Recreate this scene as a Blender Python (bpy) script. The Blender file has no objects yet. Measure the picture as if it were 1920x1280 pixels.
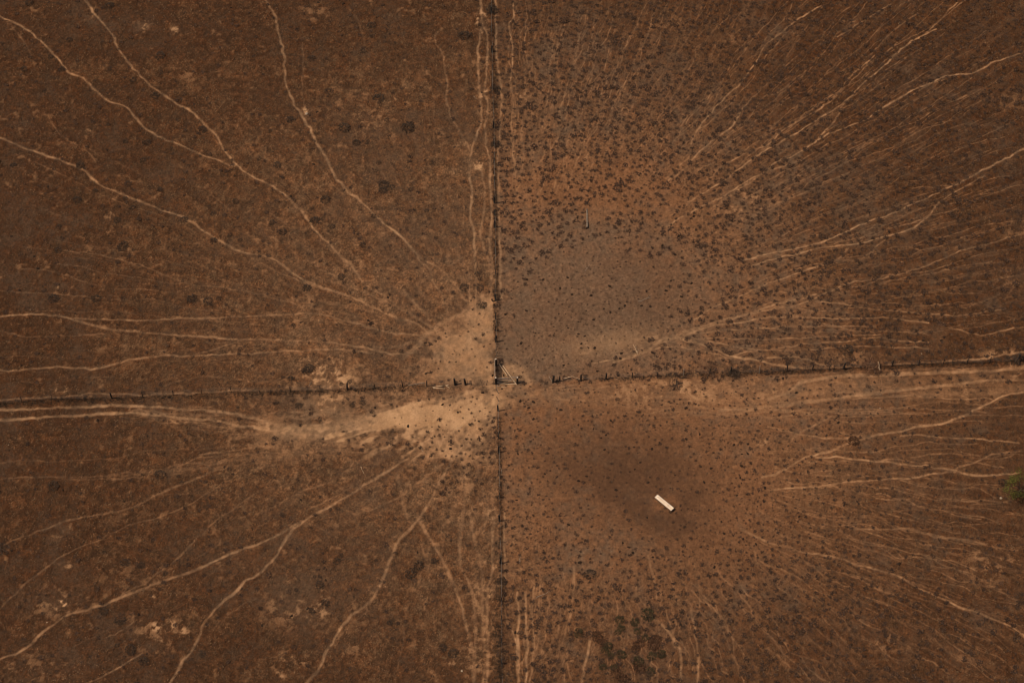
import bpy, math, random
import numpy as np
from mathutils import Vector, Matrix

R = math.radians
scene = bpy.context.scene
C = scene.collection
rng = np.random.default_rng(11)
random.seed(11)

# ------------------------------------------------------------------ camera
TILT = R(34.0); HFOV = R(26.0); DIST = 277.0
cam_d = bpy.data.cameras.new("camera"); cam = bpy.data.objects.new("camera", cam_d); C.objects.link(cam)
cam_d.sensor_width = 36.0
cam_d.lens = 18.0 / math.tan(HFOV / 2)
cam_d.clip_start = 1.0; cam_d.clip_end = 8000.0
CAMP = np.array([0.0, -DIST * math.sin(TILT), DIST * math.cos(TILT)])
cam.location = CAMP
cam.rotation_euler = (TILT, 0, 0)
scene.camera = cam
scene.cycles.filter_width = 1.0          # a crisp lens

# ------------------------------------------------------------------ light
SUN_EL = R(57.0)
SUN_AZ = math.atan2(-0.97, -0.22)          # compass angle of the sun, from +Y towards +X
world = bpy.data.worlds.new("World"); scene.world = world; world.use_nodes = True
wn = world.node_tree.nodes; wl = world.node_tree.links
bg = wn["Background"]
sky = wn.new("ShaderNodeTexSky"); sky.sky_type = 'NISHITA'; sky.sun_disc = False
sky.sun_elevation = SUN_EL; sky.sun_rotation = SUN_AZ
sky.air_density = 1.0; sky.dust_density = 5.0; sky.ozone_density = 0.6
wl.new(sky.outputs[0], bg.inputs[0]); bg.inputs[1].default_value = 0.05
sun_d = bpy.data.lights.new("sun", 'SUN'); sun = bpy.data.objects.new("sun", sun_d); C.objects.link(sun)
sun_d.energy = 3.1; sun_d.angle = R(0.6); sun_d.color = (1.0, 0.78, 0.565)
sv = Vector((math.sin(SUN_AZ) * math.cos(SUN_EL), math.cos(SUN_AZ) * math.cos(SUN_EL), math.sin(SUN_EL)))
sun.rotation_euler = sv.to_track_quat('Z', 'Y').to_euler()
sun.location = sv * 200
vs = scene.view_settings
vs.view_transform = 'Standard'; vs.look = 'None'; vs.exposure = 0.0; vs.gamma = 1.0; vs.use_curve_mapping = False

# ------------------------------------------------------------------ ground coordinates
FPX = 960.0 / math.tan(HFOV / 2)
ct, st = math.cos(TILT), math.sin(TILT)
AX = np.array([1.0, 0, 0]); AY = np.array([0, ct, st]); AZ = np.array([0, st, -ct])   # right, up, forward
def gnd(u, v, z=0.0):
    """ground point under a place given in photo pixels"""
    u = np.asarray(u, float); v = np.asarray(v, float)
    d = (u[..., None] - 960) / FPX * AX - (v[..., None] - 640) / FPX * AY + AZ
    t = (z - CAMP[2]) / d[..., 2]
    return CAMP + t[..., None] * d
def g2(u, v, z=0.0):
    p = gnd(np.array(u, float), np.array(v, float), z); return (float(p[0]), float(p[1]))
def proj(x, y, z=0.0):
    q = np.stack([x - CAMP[0], y - CAMP[1], np.zeros_like(x) + z - CAMP[2]], -1)
    f = q @ AZ
    return 960 + FPX * (q @ AX) / f, 640 - FPX * (q @ AY) / f
MPP = DIST / FPX      # metres per photo pixel near the middle

# ------------------------------------------------------------------ grid of the paddocks
X0, X1, Y0, Y1, S = -78.0, 78.0, -52.0, 64.0, 0.10
xs = np.arange(X0, X1 + 1e-6, S); ys = np.arange(Y0, Y1 + 1e-6, S)
NX, NY = len(xs), len(ys)
GX, GY = np.meshgrid(xs, ys)
U, V = proj(GX, GY)

def vnoise(cell, seed=None, sx=1.0, sy=1.0):
    cx, cy = cell * sx, cell * sy
    nx = int((X1 - X0) / cx) + 4; ny = int((Y1 - Y0) / cy) + 4
    L = rng.random((ny, nx)).astype(np.float32)
    def ax(c, o, cc):
        t = (c - o) / cc + 0.37; i = np.floor(t).astype(int); f = t - i
        return i, (f * f * (3 - 2 * f)).astype(np.float32)
    ix, fx = ax(xs, X0, cx); iy, fy = ax(ys, Y0, cy)
    a = L[:, ix] * (1 - fx) + L[:, ix + 1] * fx
    return a[iy] * (1 - fy)[:, None] + a[iy + 1] * fy[:, None]
def fbm(cell, octs=4, gain=0.55):
    out = 0; amp = 1; tot = 0
    for o in range(octs):
        out = out + amp * vnoise(cell / 2 ** o); tot += amp; amp *= gain
    out = out / tot
    return (out - 0.5) * (1.0 + 0.35 * octs) + 0.5          # stretched back towards 0..1
def sstep(a, b, x):
    t = np.clip((x - a) / (b - a), 0, 1); return t * t * (3 - 2 * t)
def blob(cx, cy, rx, ry, rot=0.0, soft=1.0):
    c, s = math.cos(R(rot)), math.sin(R(rot))
    dx, dy = U - cx, V - cy
    a = (dx * c + dy * s) / rx; b = (-dx * s + dy * c) / ry
    return np.exp(-((a * a + b * b) ** soft))

_PL = rng.random((512, 512)).astype(np.float32)
def pnoise(a, b):
    i = np.floor(a).astype(int); j = np.floor(b).astype(int); fa = a - i; fb = b - j
    fa = fa * fa * (3 - 2 * fa); fb = fb * fb * (3 - 2 * fb); i0, i1, j0, j1 = i & 511, (i + 1) & 511, j & 511, (j + 1) & 511
    return ((_PL[i0, j0] * (1 - fa) + _PL[i1, j0] * fa) * (1 - fb) + (_PL[i0, j1] * (1 - fa) + _PL[i1, j1] * fa) * fb).astype(np.float32)
def streaks(fu, fv, width, length):
    """noise drawn out along the lines on which stock walk to and from a place"""
    dx, dy = U - fu, V - fv; r = np.hypot(dx, dy) + 1e-3; th = np.arctan2(dy, dx) + .02 * (pnoise(U / 60, V / 60) - .5) * 200 / (r + 100)
    o = np.log2(np.maximum(r, 60) / width); k = np.floor(o); f = (o - k).astype(np.float32)
    A = pnoise(th * 2 ** k * 1.0 + 31, r / length); B = pnoise(th * 2 ** (k + 1) * 1.0 + 31, r / length)
    return A * (1 - f) + B * f
N_fine = rng.random((NY, NX)).astype(np.float32)
N02 = vnoise(0.27); N05 = fbm(0.5, 2); N1 = fbm(1.2, 3); N3 = fbm(3.5, 4); N8 = fbm(9, 4); N20 = fbm(24, 4)

# ------------------------------------------------------------------ trails (photo pixels; x,y pairs)
TR = []      # (points, half-width m, strength)
def T(pts, w=0.24, s=0.8): TR.append((pts, w, s))
# upper left paddock
T([(0,30),(20,40),(47,53),(75,77),(105,107),(130,137),(160,150),(185,175),(205,190),(235,200),(250,215),(268,237),(300,256),(345,275),(390,295),(440,312)], .22,.8)
T([(160,0),(185,35),(210,65),(222,92),(245,123),(275,155),(300,173),(335,197),(355,207),(385,235),(407,256),(420,282),(440,305),(455,320),(480,334),(515,350),(540,370),(565,395),(580,415),(590,432),(610,450),(625,465),(640,482),(655,495),(670,515),(680,530)], .24,.85)
T([(680,530),(690,538),(710,548),(730,563),(750,580),(775,593),(800,608),(830,625)], .26,.6)
T([(0,258),(45,277),(100,297),(155,317),(185,345),(225,362),(255,375),(300,392),(345,407),(370,425),(405,447),(450,472),(480,477),(505,483),(540,505),(575,527),(625,547),(655,556),(700,577),(740,595),(775,604),(800,620)], .24,.8)
T([(450,472),(475,485),(510,505),(560,525),(600,540),(625,547)], .2,.4)
T([(497,0),(515,30),(521,60),(530,95),(535,130),(537,157),(550,190),(565,215),(580,240),(595,270),(612,297),(622,320),(632,337),(660,365),(695,395),(720,418),(750,442),(770,463),(785,480)], .24,.85)
T([(785,480),(820,502),(845,525),(865,550),(880,570),(885,580)], .24,.6)
T([(780,475),(787,490),(805,505),(815,535),(835,557),(852,580)], .2,.5)
T([(590,498),(625,517),(650,533),(680,548),(715,562),(750,578),(790,600)], .22,.5)
T([(755,545),(770,560),(785,575),(805,600)], .25,.45)
T([(840,500),(870,480),(900,465)], .2,.3)
T([(460,400),(480,392),(512,403),(540,425),(575,455)], .18,.25)
T([(370,355),(400,368),(430,392)], .16,.25)
T([(820,60),(815,75),(830,105),(838,150),(837,185),(843,215),(858,240),(872,265),(880,280),(881,320)], .2,.5)
T([(900,0),(903,35),(902,50),(897,90),(896,130),(900,170),(902,225),(893,250),(885,280),(880,300),(880,330),(884,365),(881,400),(889,440),(889,470),(891,500),(893,530),(892,560),(890,590)], .24,.85)
T([(905,50),(914,75),(912,140),(908,175),(915,200),(910,235),(911,270),(918,300),(919,340),(921,400),(918,450),(921,490),(920,530),(915,580),(905,600)], .24,.75)
T([(897,310),(905,330),(908,360),(907,400),(900,430),(905,460),(913,480),(920,510)], .2,.55)
T([(878,500),(879,530),(881,560),(885,585)], .2,.45)
T([(568,80),(568,120),(566,160),(570,195),(575,212)], .15,.28)
T([(668,30),(677,55),(682,80),(700,140)], .15,.28)
T([(717,150),(722,175),(735,190)], .15,.3)
T([(88,215),(105,245),(130,265),(170,290),(180,305)], .17,.3)
T([(22,50),(45,80),(60,105)], .15,.25)
T([(120,470),(175,475),(215,485),(255,495),(280,503),(320,520),(355,532),(400,537),(425,541),(470,547),(520,560),(570,575)], .17,.35)
T([(180,425),(200,432),(230,440),(260,465)], .15,.2)
# west
T([(0,593),(50,590),(90,590),(125,595),(155,604),(175,610),(205,617),(250,621),(300,626),(365,630),(400,633),(450,637),(500,637),(560,639),(600,641),(650,645),(700,655),(740,662),(780,660)], .24,.75)
T([(140,598),(155,598),(225,599),(280,600),(335,597),(390,597),(430,594),(480,592),(530,590),(575,587),(600,588),(630,595),(660,604),(700,615),(730,622),(790,630)], .22,.65)
T([(0,694),(35,695),(60,690),(110,688),(160,690),(185,690),(230,678),(280,669),(310,666),(360,666),(420,664),(480,661),(530,659),(580,657),(640,655),(700,662)], .22,.7)
T([(360,666),(400,655),(430,645),(450,640)], .2,.4)
T([(0,620),(20,625),(50,630),(120,630),(200,626)], .2,.3)
T([(560,560),(585,575),(600,588)], .16,.3)
T([(755,670),(780,650),(800,625),(830,605),(870,585),(900,575)], .5,.6)
T([(770,640),(740,650),(700,650)], .3,.4)
T([(0,749),(50,747),(125,745),(160,738),(200,737),(235,738),(265,742),(300,738),(360,737),(420,733),(480,731)], .2,.6)
T([(300,725),(340,712),(400,705),(450,712),(500,715),(560,700)], .2,.25)
T([(640,740),(700,728),(760,725),(800,735)], .3,.3)
# south-west paddock
T([(0,1025),(25,1012),(60,1000),(130,975),(200,962),(250,950),(290,930),(330,912),(370,895),(410,880),(450,872),(480,862),(530,855),(570,845),(620,828)], .22,.5)
T([(375,852),(410,847),(440,845),(480,838),(530,838),(600,825)], .22,.4)
T([(0,1140),(20,1120),(50,1090),(80,1070),(110,1045),(150,1025),(190,1010),(240,985),(290,972),(335,955),(380,930),(420,905),(460,885),(520,870)], .18,.35)
T([(0,1235),(35,1222),(60,1205),(75,1190),(100,1170),(150,1145),(195,1132),(230,1118),(290,1095),(340,1078),(400,1052),(450,1030),(490,1017),(520,1002),(545,988),(570,975),(600,958),(630,943),(660,925),(690,905),(715,890),(745,870),(775,855),(800,835)], .24,.75)
T([(215,1125),(240,1108),(265,1095),(300,1072),(340,1040),(370,1005)], .2,.35)
T([(320,1280),(340,1245),(365,1210),(375,1185),(395,1150),(430,1118),(460,1090),(480,1080),(500,1060),(520,1040),(535,1010),(550,992),(570,978)], .25,.75)
T([(575,1280),(600,1250),(615,1215),(628,1195),(645,1170),(665,1150),(690,1130),(705,1110),(715,1090),(725,1065),(738,1035),(750,1010),(770,990),(785,970),(800,950),(820,910),(835,885),(855,850),(862,835)], .25,.75)
T([(640,1190),(665,1165),(700,1135)], .18,.3)
T([(785,975),(800,1000),(825,1040),(840,1070),(850,1100),(860,1120),(875,1170),(885,1220),(890,1280)], .3,.6)
T([(745,890),(752,920),(758,950),(765,970)], .35,.4)
T([(790,1020),(797,1045),(805,1060)], .25,.3)
T([(870,860),(875,880),(872,920),(868,960),(862,1000),(862,1050),(875,1085),(885,1110),(890,1145),(892,1200),(888,1280)], .3,.6)
T([(880,960),(890,1015),(900,1050),(903,1085),(905,1120),(905,1180),(910,1230),(905,1280)], .28,.6)
T([(928,960),(922,1000),(924,1050),(915,1110),(912,1160),(915,1210),(913,1280)], .28,.7)
T([(895,870),(905,920),(915,960),(905,1000)], .25,.35)
T([(480,1120),(430,1150),(390,1205),(410,1165)], .16,.25)
T([(165,1280),(200,1262),(240,1240),(265,1225)], .2,.4)
T([(200,1195),(230,1180),(250,1165)], .18,.35)
T([(380,1000),(405,975),(430,960),(470,930),(510,912)], .18,.3)
T([(570,980),(620,1000),(600,1010),(560,1030)], .15,.2)
T([(570,958),(600,945),(640,925),(660,910)], .2,.3)
T([(690,960),(720,945),(750,930),(790,900),(830,870)], .25,.4)
T([(620,905),(590,912),(560,925),(520,945),(480,965)], .2,.3)
# beside the fence, right of it
T([(928,0),(930,40),(930,95),(937,150),(940,200),(936,260),(932,300),(934,350),(934,430),(938,470),(938,520),(940,560)], .27,.75)
T([(928,275),(928,300),(934,312)], .18,.5)
T([(963,0),(962,35),(955,45),(960,80),(961,110),(957,150)], .2,.55)
T([(957,150),(962,200),(958,240),(962,290),(966,330)], .2,.4)
T([(946,960),(944,1020),(946,1060),(946,1110),(945,1150),(953,1170),(962,1185),(968,1210),(972,1280)], .25,.65)
T([(970,1110),(972,1150),(971,1190),(971,1230),(972,1280)], .26,.75)
T([(985,1110),(986,1160),(988,1210),(986,1280)], .24,.65)
T([(1000,1100),(998,1150),(1001,1200),(993,1280)], .2,.45)
T([(1075,1060),(1076,1110),(1070,1150),(1060,1180),(1055,1230),(1058,1280)], .2,.35)
T([(1106,1200),(1100,1230),(1095,1255),(1090,1280)], .26,.65)
T([(1215,1040),(1225,1080),(1232,1120)], .24,.35)
T([(1240,1170),(1262,1195),(1275,1220),(1277,1250),(1277,1280)], .25,.55)
T([(1295,1140),(1305,1190),(1310,1230),(1308,1280)], .22,.45)
T([(1015,1080),(1010,1120),(1012,1180),(1003,1230)], .2,.35)
# upper right paddock
T([(1920,97),(1870,115),(1820,137),(1770,143),(1745,155),(1710,170),(1680,188),(1650,205),(1620,225),(1585,240),(1560,250),(1530,265),(1505,282),(1480,295),(1455,305),(1430,325),(1390,345),(1350,370),(1300,395),(1250,425)], .22,.6)
T([(1755,55),(1720,72),(1700,85),(1675,105),(1650,130),(1625,150),(1600,175),(1590,185),(1565,205),(1530,225),(1500,245),(1470,262),(1440,280),(1400,305),(1370,330),(1330,355),(1290,380)], .22,.6)
T([(1590,185),(1575,205),(1565,225),(1550,243),(1535,258)], .2,.5)
T([(1640,105),(1610,130),(1590,150),(1565,180),(1545,200),(1500,225),(1460,250),(1440,270),(1390,290),(1340,320)], .2,.45)
T([(1540,10),(1510,28),(1490,40),(1465,60),(1440,80),(1425,100),(1415,120),(1400,140),(1380,165),(1350,190),(1330,215),(1310,240),(1295,270)], .22,.5)
T([(1425,170),(1405,190),(1390,205),(1375,235),(1350,255),(1330,268),(1305,290),(1285,315),(1250,340)], .22,.5)
T([(1670,8),(1650,20),(1610,45),(1570,70)], .2,.4)
T([(1795,5),(1770,30),(1750,50),(1730,68)], .18,.4)
T([(1720,25),(1700,38),(1677,55)], .18,.4)
T([(1515,130),(1490,150),(1460,172),(1440,180)], .18,.35)
T([(1770,150),(1740,160),(1715,175),(1690,192),(1650,215)], .15,.3)
T([(1665,150),(1640,165),(1610,185)], .16,.35)
T([(1800,235),(1760,250),(1710,275),(1670,290),(1630,305)], .16,.28)
T([(1920,280),(1880,300),(1850,315),(1830,325),(1800,342),(1770,355),(1740,370),(1700,387),(1660,405),(1630,415),(1600,428),(1560,445),(1530,457),(1480,468),(1440,475),(1390,490)], .24,.6)
T([(1845,330),(1800,355),(1775,370),(1755,385),(1740,405),(1722,420),(1700,432),(1650,445),(1600,457),(1550,463),(1500,475),(1450,485),(1410,500)], .22,.6)
T([(1845,318),(1800,340),(1770,348),(1710,352)], .16,.35)
T([(1590,465),(1575,482),(1550,495),(1500,510),(1460,525),(1440,532),(1400,550),(1340,575),(1300,600)], .22,.5)
T([(1660,450),(1640,465),(1620,482)], .18,.35)
T([(1910,440),(1860,455),(1800,470),(1760,490),(1700,510),(1660,520),(1600,530),(1560,545),(1500,570),(1470,575),(1400,590),(1340,605),(1280,622)], .22,.45)
T([(1860,490),(1800,500),(1750,512),(1700,520),(1650,530)], .18,.35)
T([(1880,580),(1850,585),(1800,590),(1760,590),(1700,585),(1640,580),(1580,570),(1530,565)], .2,.4)
T([(1740,605),(1700,600),(1660,595),(1600,597),(1540,596),(1500,595),(1440,595),(1390,605),(1340,610),(1290,625)], .22,.5)
T([(1740,625),(1700,622),(1640,622),(1600,620),(1560,610),(1500,600)], .2,.35)
T([(1740,640),(1690,640),(1640,633),(1590,640),(1530,643),(1480,650)], .2,.45)
T([(1920,612),(1880,620),(1840,630),(1810,622),(1780,615)], .2,.45)
T([(1920,660),(1880,665),(1850,673),(1800,677),(1750,680),(1700,683),(1650,685),(1580,690),(1520,692),(1490,690),(1450,684),(1430,678),(1400,672),(1370,668),(1350,660),(1320,648),(1290,640),(1270,635),(1240,638),(1215,655),(1190,667),(1150,678)], .3,.75)
T([(1560,687),(1530,680),(1500,670),(1470,668),(1440,672)], .22,.6)
T([(1480,650),(1440,655),(1400,660),(1370,668)], .2,.4)
T([(1340,672),(1380,671),(1400,672)], .2,.4)
lanes_e = [([(1200,662),(1245,640),(1290,634),(1350,645),(1420,655),(1500,656),(1600,650),(1740,652)], .45), ([(1150,668),(1200,652),(1260,630),(1330,622),(1420,615),(1520,612),(1640,612)], .45),
           ([(1110,680),(1180,668),(1240,652),(1300,655),(1360,670)], .5), ([(1230,645),(1290,622),(1360,598),(1440,580),(1530,552)], .45), ([(1260,640),(1340,634),(1440,636),(1540,632),(1650,628)], .42)]
for p_, s_ in lanes_e: T(p_, .17, s_)
T([(1270,635),(1300,622),(1350,603),(1390,592),(1440,575),(1490,560)], .3,.55)
T([(1090,665),(1130,650),(1170,640),(1230,632)], .5,.45)
T([(1350,380),(1400,345),(1440,322),(1500,300)], .3,.4)
T([(1370,400),(1390,380),(1420,360),(1450,345)], .3,.4)
T([(1440,388),(1500,365),(1540,345),(1590,325)], .2,.4)
T([(1250,335),(1270,315),(1300,285)], .2,.3)
# south-east paddock
T([(1920,733),(1890,740),(1860,752),(1830,766),(1800,783),(1770,793),(1720,800),(1680,810),(1640,818),(1590,832),(1560,845),(1520,855),(1490,868),(1460,885),(1430,895)], .28,.6)
T([(1860,748),(1800,747),(1740,745),(1700,743),(1640,745)], .2,.45)
T([(1910,830),(1850,824),(1780,820),(1720,815),(1690,818)], .22,.5)
T([(1910,887),(1860,890),(1820,890),(1790,882),(1750,875),(1700,870),(1660,866),(1620,863),(1580,858),(1530,857)], .25,.6)
T([(1790,882),(1740,890),(1690,897),(1640,900),(1580,905),(1530,912),(1480,915),(1440,918)], .24,.55)
T([(1920,845),(1890,848),(1860,852),(1840,860),(1815,870),(1790,880)], .22,.45)
T([(1840,860),(1880,858),(1910,845)], .18,.3)
T([(1440,800),(1480,810),(1520,818),(1570,822),(1610,820),(1660,813)], .22,.4)
T([(1640,818),(1600,815),(1560,808)], .18,.3)
T([(1710,858),(1750,852),(1790,850),(1840,853)], .16,.3)
T([(1480,920),(1540,925),(1590,915)], .18,.3)
T([(1390,990),(1440,1015),(1490,1030),(1540,1040),(1580,1048),(1620,1062),(1680,1078),(1720,1100),(1760,1120),(1800,1138),(1840,1150),(1880,1167),(1920,1190)], .23,.5)
T([(1590,990),(1650,992),(1700,990),(1750,1005),(1800,1010),(1850,1020)], .2,.35)
T([(1580,1075),(1610,1085),(1650,1105),(1680,1115)], .22,.3)
T([(1820,945),(1870,942),(1900,938)], .18,.35)
T([(1440,1215),(1470,1240),(1500,1265)], .2,.25)
T([(1560,780),(1530,795),(1500,812),(1480,828)], .2,.35)

# faint lanes that cattle tread between the tussocks, fanning out from the bare ground
def lanes(inner, outer, n, w, s, cont=0.55):
    inner = np.array(inner, float); outer = np.array(outer, float)
    def at(a, t):
        k = t * (len(a) - 1); i = min(int(k), len(a) - 2); return a[i] + (a[i + 1] - a[i]) * (k - i)
    for i in range(n):
        t = min(1, max(0, (i + rng.uniform(-.3, .3)) / (n - 1)))
        p, q = at(inner, t), at(outer, t)
        m = 14; wob = np.cumsum(rng.normal(0, 4.6, m)); wob -= np.linspace(wob[0], wob[-1], m) * .7; d = q - p; d /= np.hypot(*d); nn = np.array([-d[1], d[0]])
        a, b = rng.uniform(0, .25), rng.uniform(.75, 1)
        pts = [tuple(p + (q - p) * (a + (b - a) * k / (m - 1)) + nn * wob[k]) for k in range(m)]
        TR.append((pts, w * rng.uniform(.7, 1.2), s * rng.uniform(.5, 1.15)))
lanes([(960,420),(1000,385),(1100,345),(1200,360),(1280,410),(1330,480),(1350,560),(1330,625)],
      [(968,-30),(1080,-30),(1250,-30),(1440,-30),(1740,-30),(1960,70),(1960,280),(1960,450),(1960,600)], 190, .115, .31)
lanes([(1000,1050),(1060,1065),(1150,1070),(1260,1080),(1360,1050),(1410,1000),(1420,950),(1420,890),(1400,840)],
      [(955,1310),(1050,1310),(1200,1310),(1370,1310),(1620,1310),(1960,1290),(1960,1120),(1960,980),(1960,840)], 140, .115, .32)
lanes([(800,800),(790,830),(780,850),(800,870)], [(-30,880),(-30,1030),(-30,1250),(180,1310)], 9, .15, .2)
lanes([(830,860),(860,850),(900,850),(925,850)], [(740,1310),(850,1310),(890,1310),(925,1310)], 9, .16, .25)
lanes([(810,590),(800,610),(790,625),(760,655)], [(-30,200),(-30,420),(-30,560),(-30,720)], 22, .13, .24)
lanes([(840,560),(860,570),(880,575)], [(430,300),(600,60),(800,60)], 12, .12, .2)
lanes([(440,780),(520,800),(600,812),(560,825)], [(932,735),(930,760),(925,785),(900,815)], 16, .22, .42)
lanes([(-30,900),(120,905),(330,880),(420,850)], [(700,850),(760,830),(800,810),(840,800)], 22, .16, .32)
lanes([(480,735),(560,745),(660,735)], [(880,730),(850,745),(860,760)], 9, .18, .3)
lanes([(1000,728),(1000,740),(1010,755),(1020,775)], [(1960,688),(1960,712),(1960,742),(1960,790)], 20, .16, .32)
lanes([(230,761),(250,778)], [(560,798),(610,820)], 12, .15, .45)
lanes([(200,775),(220,790)], [(540,800),(560,815)], 5, .14, .3)

# two-rut farm road
ROAD = []
def RD(pts, w, s): ROAD.append((pts, w, s))
RD([(0,769),(60,767),(120,764),(180,761),(240,760),(300,763),(350,768),(400,771),(440,775),(470,783),(500,790),(540,800),(580,806),(620,802),(680,790)], .22,.62)
RD([(0,786),(60,784),(130,779),(200,776),(260,775),(310,780),(360,785),(400,787),(440,796),(480,803),(520,808),(560,812)], .25,.66)
RD([(520,804),(540,808),(580,812),(620,808),(680,795),(740,783),(800,775),(860,768),(930,755)], .95,.78)
RD([(640,800),(720,785),(800,772),(870,762),(932,752)], 1.5,.75)
RD([(940,742),(1000,740),(1080,738),(1150,735),(1250,728),(1350,724),(1440,730),(1480,728)], .8,.26)
RD([(1000,752),(1100,755),(1200,755),(1300,752),(1400,750),(1450,745)], .9,.2)
RD([(1920,690),(1850,695),(1780,698),(1700,700),(1640,703),(1600,703),(1550,708),(1510,715),(1490,725),(1465,740),(1440,748)], .3,.65)
RD([(1920,712),(1850,713),(1780,722),(1720,728),(1660,733),(1600,742),(1540,750),(1480,758),(1420,765),(1350,770)], .3,.55)
RD([(1920,700),(1860,706),(1800,712),(1700,716),(1600,722),(1500,735),(1400,745)], 1.2,.28)
RD([(1960,722),(1900,728),(1850,735),(1780,738),(1700,742)], .8,.35)

def resample(pts, step=0.11):
    P = gnd(np.array([p[0] for p in pts], float), np.array([p[1] for p in pts], float))[:, :2]
    # carry a path on when it meets the edge of the photograph
    def ext(a, b, px):
        if px[0] <= 4 or px[0] >= 1916 or px[1] <= 4 or px[1] >= 1276:
            d = (a - b) / (np.hypot(*(a - b)) + 1e-9); return a + d * 9.0
        return None
    e0 = ext(P[0], P[1], pts[0]); e1 = ext(P[-1], P[-2], pts[-1])
    L = list(P)
    if e0 is not None: L.insert(0, e0)
    if e1 is not None: L.append(e1)
    P = np.array(L); Q = np.vstack([2 * P[0] - P[1], P, 2 * P[-1] - P[-2]])
    out = []
    for i in range(1, len(Q) - 2):
        n = max(2, int(np.hypot(*(Q[i + 1] - Q[i])) / step))
        t = np.linspace(0, 1, n, endpoint=False)[:, None]
        out.append(0.5 * (2 * Q[i] + (Q[i + 1] - Q[i - 1]) * t + (2 * Q[i - 1] - 5 * Q[i] + 4 * Q[i + 1] - Q[i + 2]) * t ** 2
                          + (-Q[i - 1] + 3 * Q[i] - 3 * Q[i + 1] + Q[i + 2]) * t ** 3))
    return np.vstack(out + [P[-1:]])
def stamp(mask, pts, w, s, broken=0.35):
    P = resample(pts, max(0.11, w * 0.3)); n = len(P)
    k = max(4, n // 14)
    var = np.interp(np.arange(n), np.linspace(0, n, k), rng.uniform(1 - broken, 1.0, k))
    wid = w * np.interp(np.arange(n), np.linspace(0, n, k), rng.uniform(.75, 1.25, k))
    jit = np.interp(np.arange(n), np.linspace(0, n, 2 * k), rng.normal(0, .07, 2 * k))
    tx = np.gradient(P[:, 0]); ty = np.gradient(P[:, 1]); ln = np.hypot(tx, ty) + 1e-9
    P = P + np.stack([-ty / ln * jit, tx / ln * jit], -1)
    for i in range(n):
        r = wid[i] * 2.2
        i0 = int((P[i, 0] - r - X0) / S); i1 = int((P[i, 0] + r - X0) / S) + 2
        j0 = int((P[i, 1] - r - Y0) / S); j1 = int((P[i, 1] + r - Y0) / S) + 2
        i0, j0 = max(i0, 0), max(j0, 0); i1, j1 = min(i1, NX), min(j1, NY)
        if i0 >= i1 or j0 >= j1: continue
        d2 = (xs[i0:i1] - P[i, 0]) ** 2 + ((ys[j0:j1] - P[i, 1]) ** 2)[:, None]
        m = s * var[i] * np.exp(-(d2 / wid[i] ** 2) ** 1.7)
        np.maximum(mask[j0:j1, i0:i1], m, out=mask[j0:j1, i0:i1])
trail = np.zeros((NY, NX), np.float32)
for pts, w, s in TR:
    k = .80 if pts[0][0] < 930 and s > .45 else 1.2 if (pts[0][0] > 960 or pts[-1][0] > 960) and s > .28 else 1.0
    stamp(trail, pts, w * ((.66 if k > 1 else .78) if s > .4 else .72), min(s * k * 1.0, .74), .4)
road = np.zeros((NY, NX), np.float32)
for pts, w, s in ROAD: stamp(road, pts, w, s, .3)
# grass pushes into the edges of the paths
trail_c = np.clip(trail * (0.62 + 0.55 * N05) * (.72 + .5 * N1) - 0.03 * (1 - N1), 0, 1)
road_c = np.clip(road * (0.45 + 0.55 * N1 + .35 * N05) - 0.05, 0, 1)

# ------------------------------------------------------------------ what the ground is made of
right = sstep(924, 940, U + (V - 640) * -0.011)
Vfence = np.interp(U, [0, 160, 300, 480, 660, 760, 870, 930, 1040, 1140, 1280, 1420, 1580, 1720, 1920], [757, 750, 745, 738, 731, 725, 722, 721, 716, 711, 704, 699, 692, 685, 676])
south = sstep(-8, 8, V - Vfence)
ne = right * (1 - south); se = right * south; nw = (1 - right) * (1 - south); sw = (1 - right) * south
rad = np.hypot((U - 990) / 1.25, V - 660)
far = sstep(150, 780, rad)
bare = np.zeros_like(U)
st_ne = streaks(1115, 640, 5.5, 34); st_se = streaks(1230, 930, 5.5, 26); st_w = streaks(960, 715, 6.5, 60)
st_e = pnoise((V + .06 * U) / 6.0, U / 80)
east = sstep(1150, 1350, U) * np.exp(-((V - 735) / 55) ** 2)
streak = ne * st_ne + se * (st_se * (1 - east) + st_e * east) + (nw + sw) * st_w
streak = np.clip((streak - .5) * 1.5 + .5, 0, 1)
bare = np.maximum(bare, ne * blob(1110, 575, 225, 160, -12, 1.6))
bare = np.maximum(bare, ne * .9 * blob(1000, 650, 130, 90, 0, 1.4))
bare = np.maximum(bare, .75 * se * blob(1210, 900, 260, 165, 18, 1.5))
bare = np.maximum(bare, .75 * se * blob(1040, 800, 160, 110, 0, 1.3))
bare = np.maximum(bare, .55 * se * blob(1300, 770, 260, 50, 0, 1.3))
cen = np.maximum(blob(872, 668, 92, 66, 0, 1.15), blob(905, 610, 40, 55, 0, 1.2)) * (1 - right) * (1 - .0 * south)
cen = np.maximum(cen, blob(865, 772, 110, 42, -6, 1.6) * (1 - right))
cen = np.maximum(cen, .75 * blob(860, 830, 90, 50, 0, 1.3) * (1 - right))
cen = np.maximum(cen, .7 * blob(950, 720, 60, 45, 0, 1.5))
cen = sstep(.05, .95, cen + (N1 - .5) * .32 + (N3 - .5) * .36 + (N05 - .5) * .25) * sstep(.0, .3, cen)
bare = np.maximum(bare, cen)
dust = np.zeros_like(U)
dust = np.maximum(dust, .50 * cen * (0.55 + .35 * N3 + .35 * N8 + .15 * N05))
dust = np.maximum(dust, .30 * sstep(.25, .7, blob(620, 760, 110, 60, -8, 1.2) + blob(560, 815, 120, 22) + (N1 - .5) * .7 + (N05 - .5) * .5) * (1 - right))
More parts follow.
